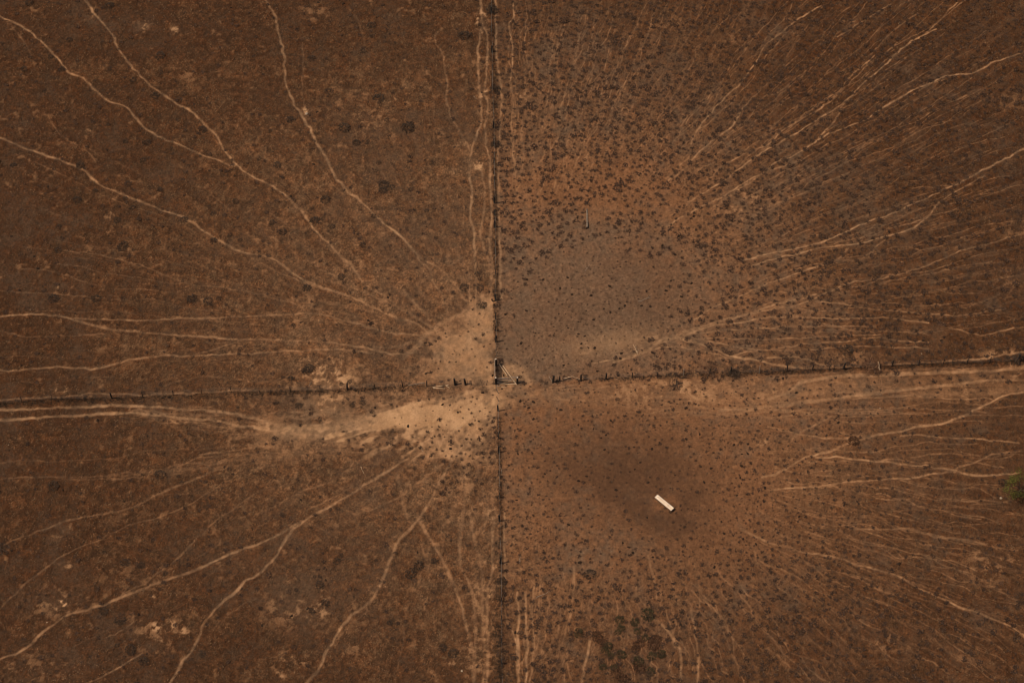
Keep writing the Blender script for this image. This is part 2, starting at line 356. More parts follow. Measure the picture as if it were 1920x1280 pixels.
fan = blob(850, 772, 130, 32, -7, 1.2) + .8 * blob(720, 790, 120, 20, -8, 1.3) + .9 * blob(570, 808, 75, 15, 4, 1.3) + .45 * blob(810, 822, 120, 34, -8)
dust = np.maximum(dust, .92 * sstep(.05, 1.15, fan + (st_w - .5) * 1.5 + (N1 - .5) * .7 + (N05 - .5) * .35) * sstep(0, .25, fan) * (1 - right) * (.72 + .35 * N3))
dust = np.maximum(dust, .30 * blob(1150, 640, 90, 22, -10) * ne)
# pale, worn patches
speckle = np.clip(sstep(.46, .82, .45 * N05 + .35 * N1 + .2 * N3 + .16 * (N_fine - .5)) + .12, 0, 1)
for cx, cy, rx, ry, a in [(602,690,34,20,.62),(612,716,48,20,.6),(600,752,52,26,.5),(612,782,50,22,.5),(103,727,9,6,.7),(122,730,7,5,.5),(575,212,6,8,.8),(903,42,9,18,.6),(904,172,8,10,.6),
        (1405,388,40,20,.45),(1270,735,60,22,.4),(1195,740,45,18,.3),(897,312,7,8,.6),(925,1065,18,14,.55),(915,1122,12,14,.6),(922,965,7,16,.5),(903,1200,18,60,.3),(112,1132,14,9,.75),(80,1130,18,12,.35),
        (295,1175,10,9,.6),(320,1172,10,8,.6),(345,1183,8,6,.5),(305,1200,14,8,.4),(575,1110,22,14,.4),(600,1120,18,14,.4),(540,1120,20,14,.35),(595,1148,22,10,.45),(560,1150,16,8,.35),(710,1100,16,10,.5),
        (535,1232,18,9,.4),(570,1237,14,8,.4),(520,1270,12,10,.45),(850,1240,14,10,.35),(640,1210,40,20,.25),(860,1180,10,12,.4),(124,992,7,5,.6),(110,1008,8,5,.45),(285,1122,6,5,.6),(123,1060,14,6,.4),(255,1105,8,5,.35),
        (165,37,9,6,.3),(265,50,9,6,.5),(328,57,7,5,.5),(360,140,24,14,.25),(165,248,8,6,.35),(690,230,34,22,.28),(650,190,30,24,.2),(590,25,24,14,.25),(865,260,22,14,.35),(840,250,14,10,.3),(735,190,9,8,.35),
        (225,472,20,10,.3),(205,403,9,6,.35),(110,537,10,5,.35),(170,470,12,7,.25),(500,450,20,20,.25),(570,570,16,10,.25),(660,500,20,14,.25),(1670,1100,20,12,.15),(1855,1050,34,22,.3),(1880,1060,24,14,.3),(1840,1085,40,14,.2),
        (1660,1205,24,16,.25),(1700,1225,14,10,.2),(1810,1240,20,14,.2),(1895,520,30,20,.22),(1905,430,26,20,.22),(1800,455,16,9,.3),(1900,190,30,16,.2),(1840,730,60,22,.25),(1900,700,40,16,.35),(1430,735,60,14,.25),(1885,665,34,8,.45),
        (1600,672,40,10,.3),(980,178,10,8,.4),(1050,208,8,5,.35),(1265,50,26,16,.2),(1590,40,10,8,.3),(1485,50,20,14,.2),(1380,75,24,12,.2),(1075,1230,18,12,.2),(1025,1235,18,18,.25),(470,800,40,8,.3),(575,805,40,12,.4),(1430,830,8,6,.4),(898,1180,26,100,.34),(880,930,40,60,.28),(560,1125,60,40,.3),(300,1185,50,30,.3),(100,1130,50,25,.28),(60,1250,60,25,.22),(540,1255,60,25,.25),(700,1150,60,60,.14),(250,1090,60,25,.2),(1235,745,10,8,.4)]:
    n = N05 * 1.1 + N1 * .75
    dust = np.maximum(dust, 1.25 * a * np.minimum(1, 1.5 * blob(cx, cy, rx * 1.3, ry * 1.3)) * speckle)
dust = np.maximum(dust, trail_c * .74)
dust = np.maximum(dust, road_c * .86)
speck = (N_fine > .985) * sstep(.45, .7, N3) * (nw + sw)
dust = np.maximum(dust, .42 * speck)
dust = np.maximum(dust, np.clip((streak - .70) * .5, 0, .06) * ((ne + se) * (1 - bare * .7) + sw * blob(700, 850, 260, 90, -15) + .5 * nw * np.exp(-(rad / 300) ** 2)) * (.4 + .9 * N1))
dust = np.clip(dust, 0, 1)

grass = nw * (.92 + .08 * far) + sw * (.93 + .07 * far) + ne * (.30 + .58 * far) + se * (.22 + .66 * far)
grass = grass + (N8 - .5) * .25 + (N3 - .5) * .22 + (N1 - .5) * .2 + (N05 - .5) * .18 + (N02 - .5) * .25 - (streak - .45) * (ne * .13 + se * .12 + (nw + sw) * .42 * np.exp(-(rad / 420) ** 2))
grass = np.where(U < 930, np.clip(grass, .66, 1.2), grass)
lush = sstep(.50, .85, N20 * .5 + N8 * .5)
grass = grass * (1 - np.clip(bare * 1.15, 0, 1)) * (1 - .9 * np.clip(trail_c * 1.3, 0, 1)) * (1 - .85 * np.clip(road_c * 1.2, 0, 1)) * (1 - np.clip(1.45 * dust, 0, .95))
# long rank grass along the fence lines, where stock cannot tread
thick = np.clip(blob(530,762,48,20) + blob(668,764,26,18) + blob(580,788,45,10) + .6 * blob(700,745,30,8) + .5 * blob(860,612,22,14) + .4 * blob(790,690,60,30) + ne * (.55 * blob(1500, 645, 230, 42) + .5 * blob(1560, 370, 220, 110) + .45 * blob(1350, 690, 120, 14)), 0, 1) * (.5 + .7 * N1) * (1 - np.clip(1.7 * trail_c, 0, 1))
dust = dust * (1 - np.clip(thick, 0, .9)); grass = np.maximum(grass, thick)
strip = np.exp(-((U - np.interp(V, [0, 200, 430, 640, 760, 1000, 1280], [921, 925, 928.5, 930, 935, 938, 941])) / 4.4) ** 2) * (sstep(650, 625, V) + sstep(768, 800, V))
strip = np.maximum(strip, np.exp(-((V - Vfence - 1) / 5.0) ** 2) * (sstep(800, 760, U) + sstep(1075, 1150, U)))
strip = np.maximum(strip, 1.0 * np.exp(-((U - 937) / 11) ** 2) * sstep(1050, 1120, V))
strip = strip * (.75 + .4 * N1 + .3 * N3) * np.where(np.abs(V - Vfence) < 14, np.interp(U, [0, 120, 200, 430, 460, 760, 1075, 1240, 1300, 1920], [1.1, 1.1, .85, .65, 1.0, .9, .5, .75, 1, 1]), 1.0)
grass = np.clip(np.maximum(grass, strip), 0, 1)
dust = dust * (1 - np.clip(strip, 0, .9))
# dark, manured or damp soil
dark = .56 * se * blob(1235, 930, 165, 115, 20, 1.0) + .44 * se * blob(1120, 865, 180, 95, 15) + .24 * ne * blob(1215, 580, 80, 50, -20) + .14 * ne * blob(1060, 590, 70, 40) + .16 * ne * blob(1190, 490, 70, 40)
dark = dark + .6 * blob(1243, 966, 50, 30, 25, 1.0) * se
dark = np.clip(dark * (0.45 + .45 * N3 + .35 * N1 + .3 * N02), 0, .85) + .22 * np.clip(N8 - .62, 0, 1) * (ne + se) * (1 - far)
dark = dark * (1 - .75 * np.exp(-((U - 1246) / 27) ** 4 - ((V - 945) / 17) ** 4) * (.4 + .7 * N1))
dark = np.clip(dark, 0, 1)
# tone: 0 grey-brown soil, 1 orange soil
tone = .45 + .35 * (N8 - .5) + .35 * (N3 - .5) + .6 * (N1 - .5) + .4 * (N05 - .5)
tone = tone + .55 * ne * np.exp(-(((np.hypot((U - 1120) / 1.15, V - 570)) - 225) / 60) ** 2) * sstep(520, 300, V)
tone = tone + .5 * ne * (blob(1130, 345, 150, 55) + .7 * blob(1470, 575, 70, 40) + .5 * blob(1360, 560, 60, 60) + .4 * blob(1450, 40, 200, 60)) + .35 * se * (blob(1400, 960, 160, 110) + blob(1180, 690, 200, 25))
tone = tone - .08 * ne * blob(1110, 560, 190, 120) + .25 * se + .12 * (nw + sw) * blob(760, 640, 260, 110)
tone = np.where(ne > .5, tone + (.12 - tone) * .8 * np.clip(bare, 0, 1), tone)
tone = np.clip(tone, 0, 1)
wear = np.clip(far + .45 * ne * sstep(1250, 1600, U), 0, 1.15)     # sward thickens away from the trodden middle; lens vignette painted in too
sparse = np.clip(.30 + .38 * (N3 - .5) + .42 * (N8 - .5) + .22 * (N1 - .5) + .38 * (N05 - .5) + .55 * (N02 - .5) + (streak - .5) * .10 + .22 * np.exp(-(rad / 330) ** 2) - .1 * far, 0, 1)

# ------------------------------------------------------------------ relief
H = (N3 - .5) * .10 + (N1 - .5) * .07 * (1 - bare * .6)
H = H + (N02 - .5) * .06 * bare + grass * (N_fine - .5) * .11 + (N05 - .5) * .06 * (1 - .7 * np.clip(dust, 0, 1))
H = H - .07 * np.clip(trail_c, 0, 1) - .06 * np.clip(road_c, 0, 1) + .09 * strip
edge = np.minimum(np.minimum(GX - X0, X1 - GX), np.minimum(GY - Y0, Y1 - GY))
H = (H * sstep(0, 1.5, edge)).astype(np.float32)
def hz(x, y):
    i = min(max(int(round((x - X0) / S)), 0), NX - 1); j = min(max(int(round((y - Y0) / S)), 0), NY - 1)
    return float(H[j, i])
def samp(a, x, y):
    i = np.clip(np.round((x - X0) / S).astype(int), 0, NX - 1); j = np.clip(np.round((y - Y0) / S).astype(int), 0, NY - 1)
    return a[j, i]

# ------------------------------------------------------------------ materials
def newmat(name):
    m = bpy.data.materials.new(name); m.use_nodes = True
    nt = m.node_tree; b = nt.nodes["Principled BSDF"]
    b.inputs["Roughness"].default_value = .95
    b.inputs["Specular IOR Level"].default_value = .15
    return m, nt, b
class NB:
    def __init__(s, nt): s.nt = nt
    def n(s, t, **k):
        x = s.nt.nodes.new(t)
        for a, v in k.items(): setattr(x, a, v)
        return x
    def val(s, sock, v):
        if hasattr(v, 'is_output') or isinstance(v, bpy.types.NodeSocket): s.nt.links.new(v, sock)
        else: sock.default_value = v
    def mix(s, f, a, b, bt='MIX'):
        x = s.n("ShaderNodeMix", data_type='RGBA', blend_type=bt); x.clamp_factor = True
        s.val(x.inputs[0], f)
        for i, v in ((6, a), (7, b)):
            s.val(x.inputs[i], v if isinstance(v, bpy.types.NodeSocket) else (*v, 1.0))
        return x.outputs[2]
    def math(s, op, a, b=0.0, clamp=False):
        x = s.n("ShaderNodeMath", operation=op); x.use_clamp = clamp
        s.val(x.inputs[0], a); s.val(x.inputs[1], b); return x.outputs[0]
    def noise(s, scale, detail=4.0, rough=.6, vec=None):
        x = s.n("ShaderNodeTexNoise"); x.inputs["Scale"].default_value = scale; x.inputs["Detail"].default_value = detail; x.inputs["Roughness"].default_value = rough
        if vec is not None: s.nt.links.new(vec, x.inputs["Vector"])
        return x.outputs["Fac"]
    def rng(s, v, a, b, c=0.0, d=1.0):
        x = s.n("ShaderNodeMapRange"); s.val(x.inputs[0], v)
        for i, q in enumerate((a, b, c, d)): x.inputs[i + 1].default_value = q
        return x.outputs[0]
def ground_material():
    m, nt, b = newmat("dry paddock ground"); nb = NB(nt)
    at = nb.n("ShaderNodeAttribute", attribute_name="cover")
    sep = nb.n("ShaderNodeSeparateColor"); nt.links.new(at.outputs["Color"], sep.inputs[0])
    dustv, grassv, tonev = sep.outputs[0], sep.outputs[1], sep.outputs[2]
    darkv = at.outputs["Alpha"]
    at2 = nb.n("ShaderNodeAttribute", attribute_name="sward")
    sep2 = nb.n("ShaderNodeSeparateColor"); nt.links.new(at2.outputs["Color"], sep2.inputs[0])
    sward_vignettev, sparsev = sep2.outputs[0], sep2.outputs[1]
    pos = nb.n("ShaderNodeNewGeometry").outputs["Position"]
    n9 = nb.noise(3.6, 5, .75, pos); n3 = nb.noise(1.9, 4, .65, pos); n1 = nb.noise(.45, 4, .6, pos)
    soil = nb.mix(tonev, (.190, .128, .083), (.295, .148, .072))
    soil = nb.mix(nb.rng(n3, .35, .65), soil, nb.mix(1.0, soil, (.66, .64, .64), 'MULTIPLY'))
    soil = nb.mix(nb.rng(n9, .35, .65), nb.mix(1.0, soil, (.72, .70, .70), 'MULTIPLY'), soil)
    sand = nb.mix(nb.rng(n1, .3, .7), (.40, .240, .125), (.54, .345, .195))
    base = nb.mix(dustv, soil, sand)
    ga = nb.mix(nb.rng(n9, .30, .70), (.030, .019, .013), (.150, .084, .044))
    gb = nb.mix(nb.rng(n9, .30, .70), (.075, .046, .029), (.285, .180, .104))
    gcol = nb.mix(sparsev, ga, gb)
    gcol = nb.mix(nb.rng(n1, .38, .72), gcol, nb.mix(1.0, gcol, (1.16, .93, .76), 'MULTIPLY'))
    gcol = nb.mix(nb.math('MULTIPLY', sward_vignettev, .9), gcol, nb.mix(1.0, gcol, (.44, .375, .32), 'MULTIPLY'))  # outer grass darkened: denser sward plus a vignette painted into the colour
    grain = sep2.outputs[2]
    gcol = nb.mix(1.0, gcol, nb.mix(grain, (.62, .60, .58), (1.42, 1.36, 1.30)), 'MULTIPLY')
    base = nb.mix(1.0, base, nb.mix(grain, (.84, .82, .80), (1.14, 1.12, 1.10)), 'MULTIPLY')
    gf = nb.math('MULTIPLY', grassv, nb.rng(n9, .25, .6, .62, 1.12), True)
    col = nb.mix(gf, base, gcol)
    col = nb.mix(nb.math('MULTIPLY', darkv, .8), col, (.058, .032, .019))
    nt.links.new(col, b.inputs["Base Color"])
    bump = nb.n("ShaderNodeBump"); bump.inputs["Strength"].default_value = .75; bump.inputs["Distance"].default_value = .05
    nt.links.new(nb.noise(9.0, 4, .7, pos), bump.inputs["Height"]); nt.links.new(bump.outputs[0], b.inputs["Normal"])
    return m
def plain(name, c1, c2, scale=8.0, rough=.9, attr=None, stretch=None):
    m, nt, b = newmat(name); nb = NB(nt)
    if attr:
        f = nb.n("ShaderNodeAttribute", attribute_name=attr).outputs["Fac"]
    else:
        tc = nb.n("ShaderNodeTexCoord").outputs["Object"]
        if stretch:
            mp = nb.n("ShaderNodeMapping"); mp.inputs["Scale"].default_value = stretch; nt.links.new(tc, mp.inputs[0]); tc = mp.outputs[0]
        f = nb.rng(nb.noise(scale, 5, .65, tc), .32, .68)
    nt.links.new(nb.mix(f, c1, c2), b.inputs["Base Color"])
    b.inputs["Roughness"].default_value = rough
    return m
M_ground = ground_material()
M_grass = plain("dry grass blades", (.050, .030, .019), (.235, .150, .085), attr="shade")
M_rank = plain("rank fence grass", (.022, .019, .015), (.085, .058, .038), attr="shade")
M_tuss = plain("tussock leaves", (.035, .022, .016), (.112, .068, .045), attr="shade")
M_shrub = plain("dark shrub leaves", (.028, .021, .016), (.082, .056, .039), attr="shade")
M_olive = plain("olive bush leaves", (.018, .017, .010), (.092, .074, .036), attr="shade")
M_russet = plain("russet bush leaves", (.038, .020, .012), (.120, .062, .034), attr="shade")
M_leaf = plain("green tree leaves", (.026, .032, .008), (.150, .150, .034), attr="shade")
M_brush = plain("dead brush twigs", (.060, .030, .018), (.230, .125, .072), attr="shade")
M_dung = plain("dry dung", (.016, .011, .008), (.045, .028, .018), 14)
M_post = plain("charred dark post wood", (.018, .016, .015), (.060, .048, .038), 6, stretch=(1, 1, .15))
M_grey = plain("weathered grey wood", (.150, .115, .088), (.340, .270, .205), 6, stretch=(1, 1, .12))
M_log = plain("old grey log wood", (.085, .066, .052), (.270, .215, .165), 3, stretch=(1, 1, .3))
M_pole = plain("pale debarked pole wood", (.36, .25, .150), (.58, .43, .29), 6, stretch=(1, 1, .12))
M_bark = plain("brown stick bark", (.045, .030, .022), (.110, .075, .052), 8, stretch=(1, 1, .2))
M_end = plain("pale sawn post top", (.46, .38, .30), (.62, .53, .43), 20)
M_wire = plain("dull fence wire", (.16, .145, .13), (.27, .24, .21), 3)
M_conc = plain("cream painted concrete", (.66, .56, .45), (.82, .72, .60), 2.2)
M_concd = plain("mud stained concrete", (.17, .10, .06), (.27, .165, .10), 3.5)
M_salt = plain("pale dusty feed", (.60, .46, .33), (.90, .79, .64), 2.2)
M_stone = plain("pale field stone", (.26, .20, .14), (.42, .34, .26), 9)

# ------------------------------------------------------------------ object helpers
def link_mesh(name, me, mat, parent=None):
    me.materials.append(mat)
    o = bpy.data.objects.new(name, me); C.objects.link(o)
    if parent: o.parent = parent
    return o
def mesh_np(name, v, f, shade=None):
    """v: (n,3) points, f: (m,k) faces"""
    v = np.ascontiguousarray(v, np.float32); f = np.ascontiguousarray(f, np.int32)
    me = bpy.data.meshes.new(name); k = f.shape[1]
    me.vertices.add(len(v)); me.vertices.foreach_set("co", v.ravel())
    me.loops.add(f.size); me.loops.foreach_set("vertex_index", f.ravel())
    me.polygons.add(len(f)); me.polygons.foreach_set("loop_start", np.arange(0, f.size, k, dtype=np.int32))
    me.update(calc_edges=True)
    if shade is not None:
        a = me.attributes.new("shade", 'FLOAT', 'POINT'); a.data.foreach_set("value", np.ascontiguousarray(shade, np.float32))
    return me
class MB:
    def __init__(s): s.v = []; s.f = []
    def tube(s, pts, radii, seg=7):
        pts = [Vector(p) for p in pts]; base = len(s.v); up = Vector((0, 0, 1))
        for i, p in enumerate(pts):
            d = (pts[min(i + 1, len(pts) - 1)] - pts[max(i - 1, 0)]).normalized()
            a = d.cross(up if abs(d.z) < .9 else Vector((1, 0, 0))).normalized(); bb = d.cross(a)
            for k in range(seg):
                t = 2 * math.pi * k / seg
                s.v.append(p + (a * math.cos(t) + bb * math.sin(t)) * radii[i])
        for i in range(len(pts) - 1):
            for k in range(seg):
                a0 = base + i * seg + k; a1 = base + i * seg + (k + 1) % seg
                s.f.append((a0, a0 + seg, a1 + seg, a1))
        s.f.append(tuple(base + k for k in range(seg)))
        s.f.append(tuple(base + (len(pts) - 1) * seg + k for k in reversed(range(seg))))
        return s
    def box(s, c, size, rz=0.0):
        base = len(s.v); cs, sn = math.cos(rz), math.sin(rz)
        for dz in (-.5, .5):
            for dx, dy in ((-.5, -.5), (.5, -.5), (.5, .5), (-.5, .5)):
                x, y = dx * size[0], dy * size[1]
                s.v.append(Vector((c[0] + x * cs - y * sn, c[1] + x * sn + y * cs, c[2] + dz * size[2])))
        for q in ((3, 2, 1, 0), (4, 5, 6, 7), (0, 1, 5, 4), (1, 2, 6, 5), (2, 3, 7, 6), (3, 0, 4, 7)):
            s.f.append(tuple(base + i for i in q))
        return s
    def mesh(s, name):
        me = bpy.data.meshes.new(name); me.from_pydata([tuple(p) for p in s.v], [], s.f); me.update(); return me
    def build(s, name, mat, parent=None): return link_mesh(name, s.mesh(name), mat, parent)
def tag(o, label=None, cat=None, group=None, kind=None):
    if label: o["label"] = label
    if cat: o["category"] = cat
    if group: o["group"] = group
    if kind: o["kind"] = kind
    return o
def thing(name, loc, label, cat, group=None, rz=0.0):
    o = bpy.data.objects.new(name, None); C.objects.link(o); o.location = loc; o.rotation_euler = (0, 0, rz)
    o.empty_display_size = .3
    return tag(o, label, cat, group)
def wob_tube(a, b, r0, r1, n=6, amp=.03, seg=7):
    a, b = Vector(a), Vector(b)
    pts = []
    for i in range(n):
        t = i / (n - 1); p = a.lerp(b, t)
        if 0 < i < n - 1: p = p + Vector((random.uniform(-amp, amp), random.uniform(-amp, amp), random.uniform(-amp, amp) * .4))
        pts.append(p)
    return MB().tube(pts, [r0 + (r1 - r0) * i / (n - 1) for i in range(n)], seg)

# ------------------------------------------------------------------ ground, paths, track
cover = np.stack([dust, grass, tone, dark], -1).astype(np.float32).reshape(-1, 4)
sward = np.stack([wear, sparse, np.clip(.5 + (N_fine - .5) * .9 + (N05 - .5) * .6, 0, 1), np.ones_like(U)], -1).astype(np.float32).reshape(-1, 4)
verts = np.stack([GX, GY, H], -1).reshape(-1, 3)
idx = np.arange(NX * NY).reshape(NY, NX)
quads = np.stack([idx[:-1, :-1], idx[:-1, 1:], idx[1:, 1:], idx[1:, :-1]], -1).reshape(-1, 4)
fm = lambda a: (.25 * (a[:-1, :-1] + a[:-1, 1:] + a[1:, 1:] + a[1:, :-1])).ravel()
is_road = fm(road) > .36
is_path = (fm(trail) > .36) & ~is_road
def ground_piece(name, sel, extra=None):
    q = quads[sel]; u, inv = np.unique(q, return_inverse=True); q = inv.reshape(-1, 4)
    v = verts[u]; c = cover[u]; s2 = sward[u]
    if extra is not None:
        ev, eq = extra; q = np.vstack([q, eq + len(v)]); v = np.vstack([v, ev])
        c = np.vstack([c, np.tile([[0, .85, .4, 0]], (len(ev), 1))]); s2 = np.vstack([s2, np.tile([[1, .3, .5, 1]], (len(ev), 1))])
    me = mesh_np(name, v, q)
    for nm, arr in (("cover", c), ("sward", s2)):
        a = me.attributes.new(nm, 'FLOAT_COLOR', 'POINT'); a.data.foreach_set("color", np.ascontiguousarray(arr, np.float32).ravel())
    me.polygons.foreach_set("use_smooth", np.ones(len(me.polygons), bool))
    return link_mesh(name, me, M_ground)
B = 4000.0
ev = np.array([(X0, Y0, 0), (xs[-1], Y0, 0), (xs[-1], ys[-1], 0), (X0, ys[-1], 0), (-B, -B, 0), (B, -B, 0), (B, B, 0), (-B, B, 0)], float)
eq = np.array([(4, 5, 1, 0), (5, 6, 2, 1), (6, 7, 3, 2), (7, 4, 0, 3)])
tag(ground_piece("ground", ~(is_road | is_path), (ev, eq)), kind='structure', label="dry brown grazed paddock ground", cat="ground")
tag(ground_piece("cattle_path", is_path), kind='structure', label="narrow pale cattle paths worn through the dry grass", cat="path")
tag(ground_piece("dirt_track", is_road), kind='structure', label="two-rut dusty farm track beside the cross fence", cat="track")

# ------------------------------------------------------------------ grass as ground cover
def blades(n, mask, name, mat, lab, l=(.10, .26), h=(.05, .17), w=(.02, .05), per=3, bias=None, rt=1.0):
    px = rng.uniform(X0 + 1, X1 - 1, n); py = rng.uniform(Y0 + 1, Y1 - 1, n)
    k = samp(mask, px, py) > rng.random(n); px, py = px[k], py[k]
    n = len(px); cx = np.repeat(px, per) + rng.normal(0, .07, n * per); cy = np.repeat(py, per) + rng.normal(0, .07, n * per)
    cz = samp(H, cx, cy) - .02; m = n * per
    a = rng.uniform(0, 2 * math.pi, m); L = rng.uniform(*l, m); Hh = rng.uniform(*h, m); W = rng.uniform(*w, m)
    dx, dy = np.cos(a), np.sin(a)
    v = np.empty((m, 3, 3), np.float32)
    v[:, 0] = np.stack([cx - dy * W, cy + dx * W, cz], -1)
    v[:, 1] = np.stack([cx + dy * W, cy - dx * W, cz], -1)
    v[:, 2] = np.stack([cx + dx * L, cy + dy * L, cz + Hh], -1)
    sh = np.clip(np.repeat(rng.beta(1.1, 2.0, n), per) + rng.normal(0, .08, m) + .5 * (samp(sparse, cx, cy) - .35), 0, 1)
    sh = np.repeat(sh, 3)
    o = link_mesh(name, mesh_np(name, v.reshape(-1, 3), np.arange(m * 3).reshape(-1, 3), sh), mat)
    return tag(o, lab, "grass", kind='stuff')
cov = np.clip(grass * 1.05 - .12, 0, 1) * (1 - np.clip(trail_c * 2, 0, 1)) * (1 - np.clip(strip, 0, .8))
blades(120000, cov, "dry_grass", M_grass, "short dry brown grass covering the paddocks", per=6, l=(.08, .24), w=(.014, .034))
blades(420000, np.clip(strip * 1.2 - .1, 0, 1), "fence_grass", M_rank, "long dark ungrazed grass along the fence lines", l=(.10, .32), h=(.10, .36), w=(.012, .032), per=4)

# ------------------------------------------------------------------ tussocks and shrubs
def clump(n, r, h, leaf, lean=.75, seed=0, core=True):
    """a low mound of leaf-shaped faces, radius r, height h"""
    g = np.random.default_rng(seed)
    v, f, s = [], [], []
    for i in range(n):
        a = g.uniform(0, 2 * math.pi); q = math.sqrt(g.random()) * r * .8
        p = np.array([math.cos(a) * q, math.sin(a) * q, h * (1 - (q / r) ** 2) * g.uniform(.1, .85)])
        b = a + g.normal(0, .7); el = g.uniform(.1, 1.1) * (1 - .5 * q / r)
        d = np.array([math.cos(b) * math.cos(el), math.sin(b) * math.cos(el), math.sin(el)])
        t = np.cross(d, [0, 0, 1]); t /= np.linalg.norm(t) + 1e-9
        L = leaf * g.uniform(.7, 1.5); w = L * g.uniform(.16, .34)
        k = len(v); v += [p, p + d * L * .5 + t * w, p + d * L, p + d * L * .5 - t * w]
        f.append((k, k + 1, k + 2, k + 3)); s += [g.beta(1.5, 2.2)] * 4
    if core:
        m = 9; k = len(v)
        for i in range(m):
            a = 2 * math.pi * i / m; q = r * g.uniform(.5, .75)
            v.append(np.array([math.cos(a) * q, math.sin(a) * q, -.04]))
        v.append(np.array([g.normal(0, .04), g.normal(0, .04), h * .5])); s += [.25] * (m + 1)
        for i in range(m): f.append((k + i, k + (i + 1) % m, k + m, k + m))
    return np.array(v, np.float32), f, np.array(s, np.float32)
def clump_mesh(name, *a, **k):
    v, f, s = clump(*a, **k)
    me = bpy.data.meshes.new(name); me.from_pydata([tuple(map(float, p)) for p in v], [], [tuple(dict.fromkeys(q)) for q in f]); me.update()
    at = me.attributes.new("shade", 'FLOAT', 'POINT'); at.data.foreach_set("value", s)
    return me
def put(name, me, x, y, sc, label, cat, group, rz=None, z=None):
    o = bpy.data.objects.new(name, me); C.objects.link(o)
    o.location = (x, y, hz(x, y) if z is None else z)
    o.rotation_euler = (0, 0, random.uniform(0, 6.28) if rz is None else rz)
    o.scale = (sc * random.uniform(.85, 1.15), sc * random.uniform(.85, 1.15), sc * random.uniform(.8, 1.15))
    return tag(o, label, cat, group)
def scatter(n, dens, rmin):
    """random places that keep a distance, by a density map"""
    cell = {}; out = []
    px = rng.uniform(-72, 72, n * 14); py = rng.uniform(-47, 58, n * 14); k = samp(dens, px, py) > rng.random(len(px))
    for x, y in zip(px[k], py[k]):
        i, j = int(x // rmin), int(y // rmin)
        if any((x - a) ** 2 + (y - b) ** 2 < rmin ** 2 for di in (-1, 0, 1) for dj in (-1, 0, 1) for a, b in cell.get((i + di, j + dj), ())): continue
        cell.setdefault((i, j), []).append((x, y)); out.append((float(x), float(y)))
        if len(out) >= n: break
    return out
TUSS = [clump(46, .33, .15, .13, seed=40 + i) for i in range(6)]
TUSSM = []
for i in range(6):
    me = clump_mesh("grass_tussock", 46, .33, .15, .13, seed=40 + i); me.materials.append(M_tuss); TUSSM.append(me)
free = (1 - np.clip(trail_c * 2.6, 0, 1)) * (1 - np.clip(road_c * 2.0, 0, 1))
d_ne = ne * free * (1 - np.clip(bare * 1.25, 0, 1)) * (1 - .4 * sstep(1600, 1900, U)) * (.7 + .3 * sstep(.35, .6, N8)) * (1.1 - .7 * sstep(.5, .75, streak))
d_se = .85 * se * free * (1 - np.clip(bare * 1.2, 0, 1)) * sstep(-20, 80, V - Vfence) * (1 - .55 * sstep(1450, 1850, U)) * (.6 + .4 * sstep(.4, .65, N8)) * (1.1 - .6 * sstep(.5, .75, streak))
d_w = (.05 + .32 * blob(780, 755, 90, 30) + .5 * blob(880, 870, 70, 50) + .25 * blob(700, 830, 120, 30)) * (1 - right) * free
spots = scatter(8000, np.clip(d_ne + d_se + d_w, 0, 1), .56)
info = []
for x, y in spots:
    u, v_ = proj(np.array(x), np.array(y)); u, v_ = float(u), float(v_)
    sc = .40 + .95 * random.betavariate(1.5, 2.0)
    if v_ > 720 and u > 930: sc *= .62 + .38 * min(1, max(0, (v_ - 1000) / 150))
    if u < 930: sc *= .8
    info.append((sc, x, y, u, v_))
info.sort(reverse=True)
big = [t for t in info if -5 < t[3] < 1925 and -5 < t[4] < 1285][:300]
bigset = set(id(t) for t in big)
for t in big:
    sc, x, y, u, v_ = t
    if u < 930: lab = "dark grass tussock on trodden ground left of the long fence"
    elif v_ < 700: lab = "large dark grass tussock between cattle lanes in the upper right paddock"
    else: lab = "large dark grass tussock in the lower right paddock around the trough"
    put("grass_tussock", random.choice(TUSSM), x, y, sc * 1.05, lab, "grass tussock", "dark tussocks dotted over the trodden paddocks")
def merged(items, protos, name, mat, lab, cat):
    vs_, fs_, ss_ = [], [], []; base = 0
    for sc, x, y in items:
        v, f, s = random.choice(protos); a = random.uniform(0, 6.28); c, sn = math.cos(a), math.sin(a)
        k = np.array([sc * random.uniform(.8, 1.2), sc * random.uniform(.8, 1.2), sc])
        q = v * k; q = np.stack([q[:, 0] * c - q[:, 1] * sn + x, q[:, 0] * sn + q[:, 1] * c + y, q[:, 2] + hz(x, y)], -1)
        ff = np.array(f, np.int64); vs_.append(q); fs_.append(ff + base); ss_.append(np.clip(s + random.gauss(0, .12), 0, 1)); base += len(q)
    F = np.vstack(fs_); tri = F[:, 2] == F[:, 3]
    F3 = np.vstack([F[:, :3], F[~tri][:, [0, 2, 3]]])
    o = link_mesh(name, mesh_np(name, np.vstack(vs_), F3, np.concatenate(ss_)), mat)
    return tag(o, lab, cat, kind='stuff')
d_s = np.clip((ne + se) * free * .7 + .22 * bare + .12 * cen, 0, 1) * (1 - .6 * sstep(1500, 1850, U)) * (1 - .8 * dark)
small = [(random.uniform(.16, .46), x, y) for x, y in scatter(6500, d_s, .42)]
merged([t[:3] for t in info if id(t) not in bigset] + small, TUSS, "grass_tussocks", M_tuss, "smaller dark grass tussocks spread between the cattle lanes", "tussocks")

